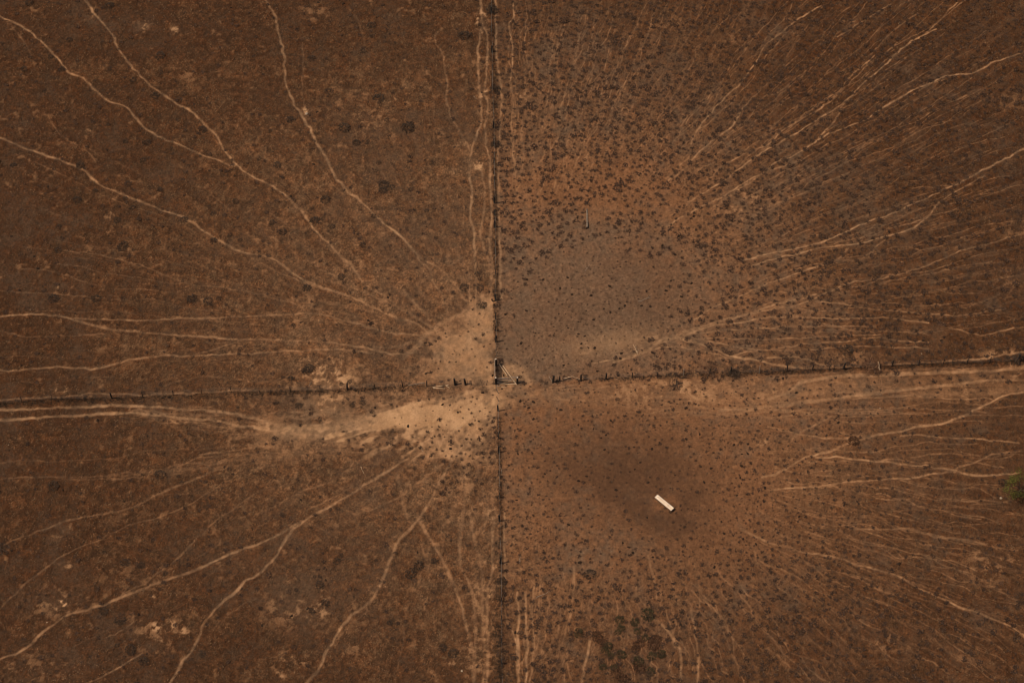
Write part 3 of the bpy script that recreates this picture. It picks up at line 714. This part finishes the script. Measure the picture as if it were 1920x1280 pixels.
SHRM = []
for i in range(5):
    me = clump_mesh("low_shrub", 170, .74, .26, .14, seed=90 + i, core=False); me.materials.append(M_shrub); SHRM.append(me)
sh = [(95,108),(45,130),(145,115),(192,80),(300,105),(337,187),(205,130),(302,135),(202,235),(332,225),(380,243),(347,237),(235,265),(275,268),(240,300),(268,300),(150,310),(25,310),(130,75),(115,130),(55,5),(205,12),(100,52),(290,180),(250,150),
 (697,48),(699,68),(584,110),(587,132),(617,172),(660,145),(710,185),(635,205),(645,240),(737,175),(725,225),(680,95),(668,268),(690,265),(520,310),(508,245),(810,305),(710,305),(485,298),(545,225),(770,355),
 (145,375),(235,373),(220,413),(240,345),(300,357),(442,378),(110,425),(430,440),(392,388),(178,358),(248,390),(230,462),(110,470),(400,452),(450,450),(390,565),(410,560),(360,560),(100,560),(180,560),(400,400),(345,412),
 (530,435),(610,375),(720,347),(718,358),(800,395),(660,430),(622,425),(585,390),(590,415),(510,417),(700,405),(680,460),(545,437),(735,350),(640,520),(575,540),(870,540),(900,540),(895,515),
 (300,890),(335,893),(195,1145),(225,1160),(135,1175),(310,1075),(235,1055),(640,1040),(632,1052),(730,1167),(590,1080),(600,1097),(610,1130),(585,1145),(555,1105),(815,1052),(100,912),(340,905),(430,880),(195,1035),(220,1210),(245,1218),(270,1240),(850,1225),(830,1215),(770,1075),(785,1060),(1570,1013),(380,1225),(265,1060),
 (580,690),(575,695),(545,710),(640,720),(655,715),(520,755),(560,760),(660,760),(680,755),(600,785)]
for u, v_ in sh:
    x, y = g2(u, v_)
    side = "upper left" if v_ < 730 else "lower left"
    if u > 930: side = "lower right"
    put("low_shrub", random.choice(SHRM), x, y, random.choice((.4, .55, .7, .85, 1.05)) * random.uniform(.85, 1.1), "small dark shrub standing in the dry grass of the %s paddock" % side, "shrub", "dark shrubs scattered over the dry grass")
sh2 = [(765,240,1.5,"broad dark round shrub alone in the upper left paddock, the largest of its paddock"),
       (872,68,1.5,"dark shrub with pale twigs just left of the long fence near the top"),
       (1105,1077,1.2,"grey dark shrub below the trough, left of the green bushes"),
       (905,572,.85,"dark rounded shrub at the upper edge of the pale crossing dust"),
       (1880,905,.95,"small dark shrub just left of the green tree"),
       (928,170,1.3,"dark bushy shrub on the long fence line near the top of the photo"),
       (929,271,1.0,"dark shrub leaning out from the long fence over the path loop"),
       (1588,658,1.2,"dark shrub above the cross fence, up and left of the dead branch heap"),
       (922,20,1.2,"dark shrub on the long fence at the very top of the photo"),
       (940,1092,1.0,"dark shrub at the foot of the lower long fence beside the pale patch")]
for u, v_, sc, lab in sh2:
    x, y = g2(u, v_); put("low_shrub", random.choice(SHRM), x, y, sc, lab, "shrub", None)
# olive and russet bushes in the lower right paddock
OLV, RUS = [], []
for i in range(4):
    me = clump_mesh("olive_bush", 170, .75, .42, .15, seed=140 + i, core=False); me.materials.append(M_olive); OLV.append(me)
    me = clump_mesh("russet_bush", 170, .75, .36, .15, seed=150 + i, core=False); me.materials.append(M_russet); RUS.append(me)
for u, v_, sc, kind in [(1215,1152,1.15,0),(1190,1166,.8,0),(1162,1162,.75,0),(1165,1177,.7,0),(1195,1183,.7,0),(1140,1212,.85,0),(1210,1195,.7,0),(1165,1227,.85,0),(1240,1226,.9,0),(1222,1230,.9,0),(1196,1240,.95,0),(1130,1250,.7,0),(1152,1252,.75,0),(1220,1258,.8,0),(1146,1228,.7,0),(1085,1187,.9,0),(1158,1185,.6,0),(1135,1218,.7,0),
                        (1198,1207,.95,1),(1226,1207,1.2,1),(1120,1193,1.0,1),(1198,1250,1.1,1),(1155,1262,1.0,1),(1170,1275,1.2,1),(1230,1197,.9,1),(1130,1205,.8,1),(1192,1215,.8,1)]:
    x, y = g2(u, v_)
    if kind == 0: put("olive_bush", random.choice(OLV), x, y, sc, "olive green bush in the thicket at the bottom of the lower right paddock", "bush", "green and russet bushes below the trough")
    else: put("russet_bush", random.choice(RUS), x, y, sc, "russet brown bush in the thicket at the bottom of the lower right paddock", "bush", "green and russet bushes below the trough")
x, y = g2(1600, 828); put("low_bush", RUS[0], x, y, 1.15, "low faded brown bush alone above the path in the right paddock", "bush", None)

# ------------------------------------------------------------------ dung pats on the bare ground
def pat_mesh(seed):
    g = np.random.default_rng(seed); mb = MB(); n = 10
    rings = [(1.0, 0.0), (.92, .045), (.6, .075), (.25, .06)]
    for rr, zz in rings:
        for i in range(n):
            a = 2 * math.pi * i / n; q = .14 * rr * (1 + .25 * math.sin(2 * a + seed) + g.normal(0, .09))
            mb.v.append(Vector((math.cos(a) * q, math.sin(a) * q, zz * g.uniform(.8, 1.2))))
    for k in range(len(rings) - 1):
        for i in range(n):
            mb.f.append((k * n + i, k * n + (i + 1) % n, (k + 1) * n + (i + 1) % n, (k + 1) * n + i))
    mb.f.append(tuple((len(rings) - 1) * n + i for i in range(n)))
    me = mb.mesh("dung_pat"); me.materials.append(M_dung); return me
PATS = [pat_mesh(s) for s in range(5)]
d_p = np.clip(bare * .55 + .03, 0, 1) * (1 - .5 * dust)
for x, y in scatter(290, d_p, .6):
    u, v_ = proj(np.array(x), np.array(y)); u, v_ = float(u), float(v_)
    if not (2 < u < 1918 and 2 < v_ < 1278): continue
    if abs(u - 1245) < 28 and abs(v_ - 944) < 22: continue
    if u < 930: lab = "small dark dung pat on the pale dust left of the long fence"
    elif v_ < 715: lab = "small dark dung pat on the bare grey ground above the cross fence"
    else: lab = "small dark dung pat on the brown ground around the trough"
    put("dung_pat", random.choice(PATS), x, y, random.uniform(.6, 1.35), lab, "dung pat", "dung pats on the trodden ground")

# ------------------------------------------------------------------ fences
def post_mesh_(h, r, lean=(0, 0), rot=0.0):
    mb = MB(); pts = [(lean[0] * t, lean[1] * t, -.1 + (h + .1) * t) for t in (0, .3, .65, 1)]
    pts = [(p[0] + random.uniform(-.012, .012), p[1], p[2]) for p in pts]
    mb.tube(pts, [r * 1.08, r, r * .98, r * .93], 8); return mb
def fence(name, label, posts, wires=(.3, .55, .8, 1.05), group=None):
    """posts: (u, v, height, radius, lean_x, lean_y, kind)"""
    W = [(g2(p[0], p[1]) + tuple(p[2:])) for p in posts]
    root = thing(name, (W[0][0], W[0][1], 0), label, "fence", group)
    ox, oy = W[0][0], W[0][1]
    for (x, y, h, r, lx, ly, kd) in W:
        z = hz(x, y)
        o = post_mesh_(h, r, (lx, ly)).build("post" if kd != 'd' else "dropper", M_grey if kd == 'g' else M_post, root)
        o.location = (x - ox, y - oy, z)
    W = [w for w in W if w[6] != 'x']
    for hgt in wires:
        mb = MB()
        for a, b in zip(W[:-1], W[1:]):
            pa = Vector((a[0] + a[4] * hgt / max(a[2], .5) - ox + a[3], a[1] + a[5] * hgt / max(a[2], .5) - oy, hz(a[0], a[1]) + min(hgt, a[2] - .03)))
            pb = Vector((b[0] + b[4] * hgt / max(b[2], .5) - ox + b[3], b[1] + b[5] * hgt / max(b[2], .5) - oy, hz(b[0], b[1]) + min(hgt, b[2] - .03)))
            mid = pa.lerp(pb, .5) - Vector((0, 0, .02))
            mb.tube([pa, mid, pb], [.0035] * 3, 4)
        mb.build("wire", M_wire, root)
    return root
def prow(bases, thick=()):
    out = []
    for i, (u, v) in enumerate(bases):
        th = i in thick
        out.append((u, v, (1.35 if th else 1.2) + random.uniform(-.1, .08), .10 if th else random.uniform(.028, .05) if u < 700 else random.uniform(.04, .06), random.uniform(-.07, .07), random.uniform(-.07, .07), 'p' if th else random.choice('pdd')))
    return out
fence("wire_fence", "wire fence with dark posts running from the top edge down to the crossing",
      prow([(920,-60),(920.5,-16),(921,26),(921.5,62),(922,98),(923,133),(923.5,168),(924,204),(925,239),(926.5,271),(926,307),(926.5,343),(927,381),(927,404),(928,427),(928,470),(928.5,515),(929,563),(929,599),(929,622),(929.5,641)], (2,4,8,12,14,17,20)))
fence("wire_fence", "wire fence with dark posts running from the crossing down to the bottom edge",
      prow([(934,770),(934,792),(935,821),(935.5,848),(936,893),(936,933),(936.5,977),(937.5,1017),(938,1056),(939,1092),(939.5,1128),(940,1162),(940,1205),(940.5,1245),(941,1300),(941,1345)], (0,3,6,8)))
fence("wire_fence", "wire fence with thin dark posts running left from the crossing",
      prow([(-70,760),(-20,758),(41,755),(98,750),(168,748),(210,747),(268,744),(325,741),(378,738),(434,736),(487,735),(545,735),(600,734),(651,731),(703,728),(755,725.5),(800,724)], (5,13)) +
      [(853.5,721,1.35,.12,-.1,.02,'p'), (873,721,1.3,.12,-.13,.02,'p')])
fence("wire_fence", "wire fence with thin posts running right from the open gateway",
      [(1037,716,1.4,.14,.06,.03,'p'), (1049,714.5,1.25,.07,.03,.0,'p'), (1089,713.5,1.35,.1,.0,.0,'p'), (1136,711.5,1.35,.1,.03,.0,'p')] +
      [(1185,709,1.2,.05,0,0,'d'), (1232,706.5,1.2,.05,.05,0,'d'), (1281,704.5,1.35,.07,.0,0,'g'), (1330,702,1.2,.05,.03,0,'d'), (1370,700,1.25,.11,.02,0,'p'), (1423,701,1.7,.06,-.02,0,'g'), (1475,697,1.35,.07,-.02,0,'d'), (1523,695,1.3,.08,.0,0,'p'), (1555,694,1.15,.05,.0,0,'d'), (1581,692.5,1.35,.11,.12,0,'p'), (1672,687,1.3,.06,.02,.0,'d'), (1722,685,1.35,.05,.0,0,'d'), (1768,683,1.2,.05,.03,0,'d'), (1813,682,1.2,.055,-.04,0,'d'), (1855,680,1.25,.055,.04,0,'d'), (1907,678,1.5,.13,.09,0,'p'), (1965,674,1.3,.07,0,0,'p')])
# pale sawn tops on the two strainer posts left of the crossing
# wire gates of thin leaning sticks
def wire_gate(label, pts, wires=(.25, .5, .75, .95)):
    W = [(g2(p[0], p[1]) + tuple(p[2:])) for p in pts]; ox, oy = W[0][0], W[0][1]
    root = thing("wire_gate", (ox, oy, 0), label, "gate")
    for (x, y, h, r, lx, ly) in W:
        o = post_mesh_(h, r, (lx, ly)).build("stick", M_bark, root); o.location = (x - ox, y - oy, hz(x, y))
    for hg in wires:
        mb = MB()
        for a, b in zip(W[:-1], W[1:]):
            mb.tube([(a[0] - ox + a[4] * hg, a[1] - oy + a[5] * hg, hz(a[0], a[1]) + hg), (.5 * (a[0] + b[0]) - ox, .5 * (a[1] + b[1]) - oy, hg - .08), (b[0] - ox + b[4] * hg, b[1] - oy + b[5] * hg, hz(b[0], b[1]) + hg)], [.0035] * 3, 4)
        mb.build("wire", M_wire, root)
wire_gate("slack wire gate of thin leaning sticks above the rail panel", [(930.4,645,1.1,.03,.02,.02), (928.5,655,1.05,.032,.32,.0), (930,667,1.05,.032,.2,.0), (929.8,680,1.15,.035,.0,.0)])
wire_gate("slack wire gate of thin leaning sticks below the rail panel", [(930,727,1.0,.03,0,0), (935,737,1.05,.035,-.36,.0), (935.5,751.5,1.05,.035,-.3,.0), (934,766,1.15,.03,0,0)])
wire_gate("low wire gate of thin sticks left of the rail panel", [(876,721,1.0,.03,0,0), (884,722,1.0,.022,.0,.0), (894.5,722.5,1.0,.022,.0,.0), (911,722.5,1.0,.028,.25,.05), (926,720,1.0,.025,.0,.0)])

# ------------------------------------------------------------------ timber rails at the crossing
def rail_between(a, b, z0, z1, r, mat, parent, ox, oy, name="rail", over=.12):
    A = Vector((a[0] - ox, a[1] - oy, z0)); Bv = Vector((b[0] - ox, b[1] - oy, z1)); d = (Bv - A).normalized()
    return wob_tube(A - d * over, Bv + d * over, r, r * .9, 7, .012).build(name, mat, parent)
pN = g2(930, 684.5); pM = g2(930, 720); pE = g2(970, 718)
ox, oy = pN
pan = thing("rail_fence", (ox, oy, 0), "dark timber rail panel standing in line with the long fence at the crossing", "fence panel")
for k, p in enumerate((pN, pM)):
    o = post_mesh_(1.42, .13, (-.02, .0)).build("post", M_post, pan); o.location = (p[0] - ox, p[1] - oy, hz(*p))
    MB().tube([(p[0] - ox - .02, p[1] - oy, 1.42 + hz(*p) + .002), (p[0] - ox - .02, p[1] - oy, 1.45 + hz(*p))], [.115, .10], 8).build("post_top", M_end, pan)
for z in (.28, .5, .72, .94, 1.16, 1.36): rail_between((pN[0] - .13, pN[1]), (pM[0] - .13, pM[1]), z, z, .052, M_post if z < 1.3 else M_grey, pan, ox, oy)
ox, oy = pE
wing = thing("rail_fence", (ox, oy, 0), "short broken timber rail wing beside the open gateway with pale grey rails", "fence panel")
o = post_mesh_(1.3, .12, (.0, .0)).build("post", M_post, wing); o.location = (0, 0, hz(*pE))
MB().tube([(0, 0, 1.3 + hz(*pE) + .002), (0, 0, 1.33 + hz(*pE))], [.11, .095], 8).build("post_top", M_end, wing)
q0 = (pM[0] + .15, pM[1] + .02); q1 = (pE[0], pE[1] + .14)
rail_between(q0, q1, 1.22, 1.25, .05, M_grey, wing, ox, oy)
rail_between(q0, q1, .98, .92, .05, M_grey, wing, ox, oy)
rail_between(q0, (q0[0] + 1.6, q0[1] + .02), .82, .72, .045, M_grey, wing, ox, oy)
rail_between((q0[0], q0[1] + .06), (q0[0] + 1.25, q0[1] + .06), .55, .50, .045, M_bark, wing, ox, oy)
# loose poles lying about
def pole(name, a, b, r0, r1, mat, label, cat, za=None, zb=None, amp=.02, group=None):
    xa, ya = g2(*a, 0.0); xb, yb = g2(*b, 0.0)
    za = hz(xa, ya) + r0 * .9 if za is None else za; zb = hz(xb, yb) + r1 * .9 if zb is None else zb
    if za > .5: xa, ya = g2(*a, za)
    if zb > .5: xb, yb = g2(*b, zb)
    mb = wob_tube((0, 0, za), (xb - xa, yb - ya, zb), r0, r1, 7, amp)
    o = mb.build(name, mat); o.location = (xa, ya, 0); return tag(o, label, cat, group)
pole("wooden_pole", (936.5,683.5), (951.5,707), .065, .05, M_pole, "pale straight pole lying slantwise against the rail wing, the left one of the pair", "pole", za=.08, zb=.3)
pole("wooden_pole", (943,686), (966,718.5), .06, .05, M_pole, "pale long pole lying slantwise through the rail wing, the right one of the pair", "pole")
pole("wooden_pole", (932,717.5), (963,712), .055, .045, M_grey, "grey pole lying on the ground under the rail wing, tilted upwards to the right", "pole")
pole("wooden_pole", (932,719), (969,720), .06, .05, M_pole, "pale pole lying along the foot of the rail wing", "pole")
pole("wooden_pole", (963,713.5), (969,721), .05, .05, M_pole, "short pale pole end lying at the foot of the gateway post", "pole")
pole("wooden_pole", (929.5,723.5), (938,723.5), .045, .035, M_grey, "short grey pole lying just below the rail panel", "pole")
pole("wooden_pole", (940,725.5), (948,726), .035, .03, M_pole, "short thin pale pole lying below the rail wing", "pole")
pole("wooden_pole", (766,723.5), (796,718), .05, .04, M_grey, "long grey pole lying on grass farthest left of the strainer posts", "pole")
pole("wooden_pole", (811,725), (841,722), .055, .045, M_pole, "upper pale pole of the loose bundle left of the two strainer posts", "pole")
pole("wooden_pole", (812,726.5), (834,728.5), .05, .045, M_pole, "lower pale pole of the loose bundle left of the two strainer posts", "pole")
pole("wooden_pole", (837,723), (843,727), .045, .04, M_pole, "short pale stub at the right end of the loose pole bundle", "pole")
pole("wooden_pole", (1029,705.5), (1037,716.5), .045, .035, M_grey, "thin grey pole leaning at the gateway post where the right fence starts", "pole")
pole("wooden_pole", (1057,710), (1072.5,705), .045, .035, M_pole, "left pale rail of the roof-shaped pair between the posts right of the gateway", "pole", zb=.75)
pole("wooden_pole", (1088,712), (1072.5,705), .045, .035, M_pole, "right pale rail of the roof-shaped pair between the posts right of the gateway", "pole", zb=.75)
pole("wooden_pole", (1091,706), (1104,710.5), .04, .03, M_grey, "thin grey rail sloping down behind the third post right of the gateway", "pole", za=.6)
# posts with pale tops left of the crossing (caps sit on the strainer posts)
# log and sticks
def log(label):
    xa, ya = g2(1101, 427); xb, yb = g2(1100.6, 392.5)
    root = thing("fallen_log", (xa, ya, 0), label, "log")
    z = hz(xa, ya) + .14
    wob_tube((0, 0, z), (xb - xa, yb - ya, z - .02), .145, .10, 9, .03, 10).build("trunk", M_log, root)
    d = Vector((xb - xa, yb - ya, 0)).normalized()
    MB().tube([tuple(Vector((0, 0, z)) - d * .012), tuple(Vector((0, 0, z)) - d * .004)], [.12, .135], 10).build("cut_end", M_bark, root)
    wob_tube((.02, .9, z), (.17, 1.15, z + .06), .04, .025, 4, .01).build("knot", M_grey, root)
log("straight grey fallen log lying upright in the photo above the bare ground")
def stick(a, b, r, mat, label, fork=None):
    root = pole("fallen_branch", a, b, r, r * .5, mat, label, "branch", amp=.09)
    xa, ya = root.location[0], root.location[1]
    for f in (fork or []):
        x0, y0 = g2(*f[0]); x1, y1 = g2(*f[1])
        wob_tube((x0 - xa, y0 - ya, hz(x0, y0) + r), (x1 - xa, y1 - ya, hz(x1, y1) + r * 2), r * .7, r * .3, 5, .04).build("twig", mat, root)
stick((959,467.5),(985,462),.04,M_bark,"dark crooked branch lying on bare ground right of the long fence",[((968,467),(978,470)),((978,465),(986,459))])
stick((1097,508),(1106,494),.03,M_grey,"thin grey branch lying slantwise on the bare ground below the log",[((1100,503),(1096,497))])
stick((1215,545),(1230,526),.03,M_bark,"thin dark branch lying slantwise on the upper right bare ground",None)
stick((1196,565),(1222,558),.045,M_grey,"forked grey branch on the right side of the bare ground",[((1206,562),(1199,568)),((1212,560),(1222,553))])
stick((1195,664),(1187,646),.05,M_pole,"pale forked pole lying on the path bend above the right fence",[((1193,660),(1192,647)),((1194,662),(1197,655))])
stick((974,1056),(977,1042),.04,M_grey,"pale thin branch right of the lower long fence",[((974.5,1053),(973,1041))])
stick((1005,1121),(1031,1108),.045,M_grey,"long pale branch lying slantwise in the lower right paddock",None)
stick((1273,710),(1301,704.5),.05,M_bark,"dark branch lying just below the right fence",None)
stick((675,874),(683,888),.03,M_pole,"thin straw coloured stick lying in the grass of the lower left paddock",None)
stick((856,804),(868,798),.04,M_pole,"pale branch lying on the dusty ground below the crossing",[((861,802),(865,803))])
stick((793,846),(790,838),.045,M_pole,"short pale stick lying on the path fan below the track",None)
stick((579,724),(584,714),.03,M_grey,"thin grey stick on the pale patch above the left fence",None)
stick((940,889),(940,873),.03,M_grey,"thin pale stick propped along the lower long fence",None)
stick((896,228),(903,231),.06,M_post,"short dark broken post lying across the path left of the long fence",None)
stick((888,181),(894,186),.03,M_grey,"small pale stick left of the path beside the upper long fence",None)
stick((1258,676),(1254,683),.035,M_bark,"small dark stick on the reddish ground above the right fence",None)
stick((1165,612),(1140,618),.025,M_bark,"thin brown twig on the lower edge of the bare ground",None)

# ------------------------------------------------------------------ trough
def trough():
    a = np.array(g2(1230.5, 933.5)); b = np.array(g2(1260, 957.5)); c = .5 * (a + b); d = b - a
    L = float(np.hypot(*d)) ; ang = math.atan2(d[1], d[0])
    L = 2.62; Wd = .50; Ht = .44
    root = thing("feed_trough", (c[0], c[1], 0), "long cream concrete feed trough filled to the brim on dark trampled ground", "trough", rz=ang)
    t = .07
    def wall(name, lx, ly, cx, cy, mat, z0=.02, z1=Ht):
        mb = MB(); base = len(mb.v)
        tap = .025
        for z, s in ((z0, tap), (z1, 0.0)):
            for sx, sy in ((-1, -1), (1, -1), (1, 1), (-1, 1)):
                x = cx + sx * lx / 2; y = cy + sy * ly / 2
                x -= s * (1 if x > 0 else -1) * (1 if abs(x) > L / 2 - .001 else 0); y -= s * (1 if y > 0 else -1) * (1 if abs(y) > Wd / 2 - .001 else 0)
                mb.v.append(Vector((x, y, z)))
        mb.f += [(3, 2, 1, 0), (4, 5, 6, 7), (0, 1, 5, 4), (1, 2, 6, 5), (2, 3, 7, 6), (3, 0, 4, 7)]
        return mb.build(name, mat, root)
    wall("side_wall", L, t, 0, Wd / 2 - t / 2, M_concd); wall("side_wall", L, t, 0, -Wd / 2 + t / 2, M_concd)
    wall("end_wall", t, Wd - 2 * t - .004, L / 2 - t / 2, 0, M_concd); wall("end_wall", t, Wd - 2 * t - .004, -L / 2 + t / 2, 0, M_concd)
    rim = MB()
    for cx, cy, lx, ly in ((0, Wd / 2 - .045, L + .03, .11), (0, -Wd / 2 + .045, L + .03, .11)): rim.box((cx, cy, Ht + .016), (lx, ly, .03))
    for sx in (-1, 1): rim.box((sx * (L / 2 - .045), 0, Ht + .016), (.11, Wd - .204, .03))
    rim.build("rim", M_conc, root)
    mb = MB(); nx, ny = 40, 7
    for j in range(ny):
        for i in range(nx):
            mb.v.append(Vector((-L / 2 + .102 + (L - .204) * i / (nx - 1), -Wd / 2 + .102 + (Wd - .204) * j / (ny - 1), Ht + .012 + random.gauss(0, .006) + .014 * math.sin(math.pi * j / (ny - 1)))))
    for j in range(ny - 1):
        for i in range(nx - 1):
            k = j * nx + i; mb.f.append((k, k + 1, k + nx + 1, k + nx))
    mb.build("feed", M_salt, root)
    fl = MB()
    fl.box((0, 0, .06), (L - .16, Wd - .16, .07)); fl.build("floor", M_concd, root)
trough()

# ------------------------------------------------------------------ dead branch heap, brush, tree
def brush(name, u, v, r, h, n, label, cat, mat=M_brush, seed=3, trunk=True):
    g = np.random.default_rng(seed); x, y = g2(u, v); root = thing(name, (x, y, hz(x, y)), label, cat)
    vs_, fs_, ss_ = [], [], []
    for i in range(n):
        a = g.uniform(0, 6.28); q = r * math.sqrt(g.random()); p = np.array([math.cos(a) * q, math.sin(a) * q, h * max(.05, 1 - (q / r) ** 2) * g.random()])
        b = g.uniform(0, 6.28); el = g.normal(.15, .4); d = np.array([math.cos(b) * math.cos(el), math.sin(b) * math.cos(el), math.sin(el)])
        t = np.cross(d, [0, 0, 1]); t /= np.linalg.norm(t) + 1e-9; L = g.uniform(.3, .9); w = g.uniform(.012, .03)
        k = len(vs_); vs_ += [p - t * w, p + t * w, p + d * L + np.array([0, 0, .0])]; fs_.append((k, k + 1, k + 2)); ss_ += [g.random()] * 3
    link_mesh("twigs", mesh_np("twigs", np.array(vs_), np.array(fs_), np.array(ss_)), mat, root)
    if trunk:
        for k in range(3):
            a = g.uniform(0, 6.28)
            wob_tube((r * .9 * math.cos(a), r * .9 * math.sin(a), .1), (-r * .5 * math.cos(a), -r * .5 * math.sin(a), h * .8), .06, .03, 6, .06).build("limb", M_bark, root)
    return root
hp = brush("branch_heap", 1634, 689, 1.25, .95, 420, "rusty heap of dead branches on the right fence line", "branch heap")
wob_tube((1.0, -.45, .05), (.75, .35, .75), .11, .07, 6, .05).build("stump", M_pole, hp)
brush("dead_brush", 1330, 697, 1.2, .5, 260, "brown dead brush tangled in the right fence between the grey post and the stump", "brush", seed=5)
brush("dead_brush", 1377, 702, .7, .4, 160, "dark dead brush at the foot of the stump post on the right fence", "brush", mat=M_shrub, seed=6)
brush("dead_brush", 1268, 722, 1.0, .25, 120, "flat grey brush on the pale patch below the right fence", "brush", mat=M_shrub, seed=7)
brush("dead_shrub", 1908, 676, .8, 1.5, 90, "bare twiggy dead shrub against the last fence post at the right edge", "shrub", mat=M_shrub, seed=8)
brush("dead_brush", 2, 1030, .9, .5, 120, "dark tangle of branches cut by the left edge of the photo", "brush", mat=M_shrub, seed=9)

def tree(u, v, r, label):
    x, y = g2(u, v); g = np.random.default_rng(21); h = 3.2
    root = thing("broadleaf_tree", (x, y, hz(x, y)), label, "tree")
    tr = wob_tube((0, 0, -.1), (.1, .1, h * .55), .15, .09, 7, .05, 9)
    tips = []
    for k in range(9):
        a = 6.28 * k / 9 + g.normal(0, .25); q = r * g.uniform(.45, .85); z = h * g.uniform(.55, .95)
        p0 = Vector((.05, .05, h * g.uniform(.3, .55))); p1 = Vector((math.cos(a) * q, math.sin(a) * q, z)); mid = p0.lerp(p1, .5) + Vector((0, 0, -.12))
        tr.tube([p0, mid, p1], [.06, .04, .015], 6); tips.append(p1)
        for m in range(2):
            p2 = p1 + Vector((g.normal(0, .4), g.normal(0, .4), g.normal(.1, .25))); tr.tube([p1.lerp(p0, .25), p2], [.02, .008], 5); tips.append(p2)
    tr.build("trunk", M_bark, root)
    vs_, fs_, ss_ = [], [], []
    for tp in tips:
        n = int(g.integers(45, 95)); cr = g.uniform(.3, .55); tone_ = g.normal(0, .15)
        for i in range(n):
            p = np.array(tp) + g.normal(0, 1, 3) * np.array([cr, cr, cr * .7]) * .62
            d = g.normal(0, 1, 3); d[2] *= .5; d /= np.linalg.norm(d); t = np.cross(d, g.normal(0, 1, 3)); t /= np.linalg.norm(t)
            L = g.uniform(.08, .17); w = L * .38; k = len(vs_)
            vs_ += [p, p + d * L * .5 + t * w, p + d * L, p + d * L * .5 - t * w]; fs_.append((k, k + 1, k + 2, k + 3)); ss_ += [min(1, max(0, g.beta(2, 2) + tone_))] * 4
    link_mesh("crown", mesh_np("crown", np.array(vs_), np.array(fs_), np.array(ss_)), M_leaf, root)
tree(1908, 930, 2.2, "green leafy tree cut by the right edge of the photo, the only green tree")

# stones
def stone(u, v, s, label):
    g = np.random.default_rng(int(u)); x, y = g2(u, v); mb = MB(); n, m = 9, 5
    for j in range(m):
        f = math.pi / 2 * j / m
        for i in range(n):
            a = 2 * math.pi * i / n; q = s * math.cos(f) * g.uniform(.82, 1.15)
            mb.v.append(Vector((math.cos(a) * q, math.sin(a) * q * .8, s * .62 * math.sin(f) * g.uniform(.85, 1.1) - .03)))
    mb.v.append(Vector((0, 0, s * .58)))
    for j in range(m - 1):
        for i in range(n): mb.f.append((j * n + i, j * n + (i + 1) % n, (j + 1) * n + (i + 1) % n, (j + 1) * n + i))
    for i in range(n): mb.f.append(((m - 1) * n + i, (m - 1) * n + (i + 1) % n, m * n))
    o = mb.build("field_stone", M_stone); o.location = (x, y, hz(x, y)); o.rotation_euler = (0, 0, g.uniform(0, 6)); tag(o, label, "stone")
stone(1877, 933, .19, "pale stone below the green tree at the right edge")
stone(575, 213, .24, "pale yellow stone in the grass of the upper left paddock")
stone(1573, 611, .12, "small white stone among tussocks in the upper right paddock")
stone(1728, 663, .13, "small pale stone above the path along the right fence")
stone(1650, 765, .12, "small pale stone beside the olive bush in the right paddock")
stone(88, 1167, .16, "pale stone above the path in the lower left corner")
stone(57, 580, .14, "small pale stone above the left path near the left edge")
stone(16, 834, .14, "small pale stone in the grass below the track near the left edge")
stone(866, 1257, .17, "pale stone beside the paths at the bottom left of the lower long fence")
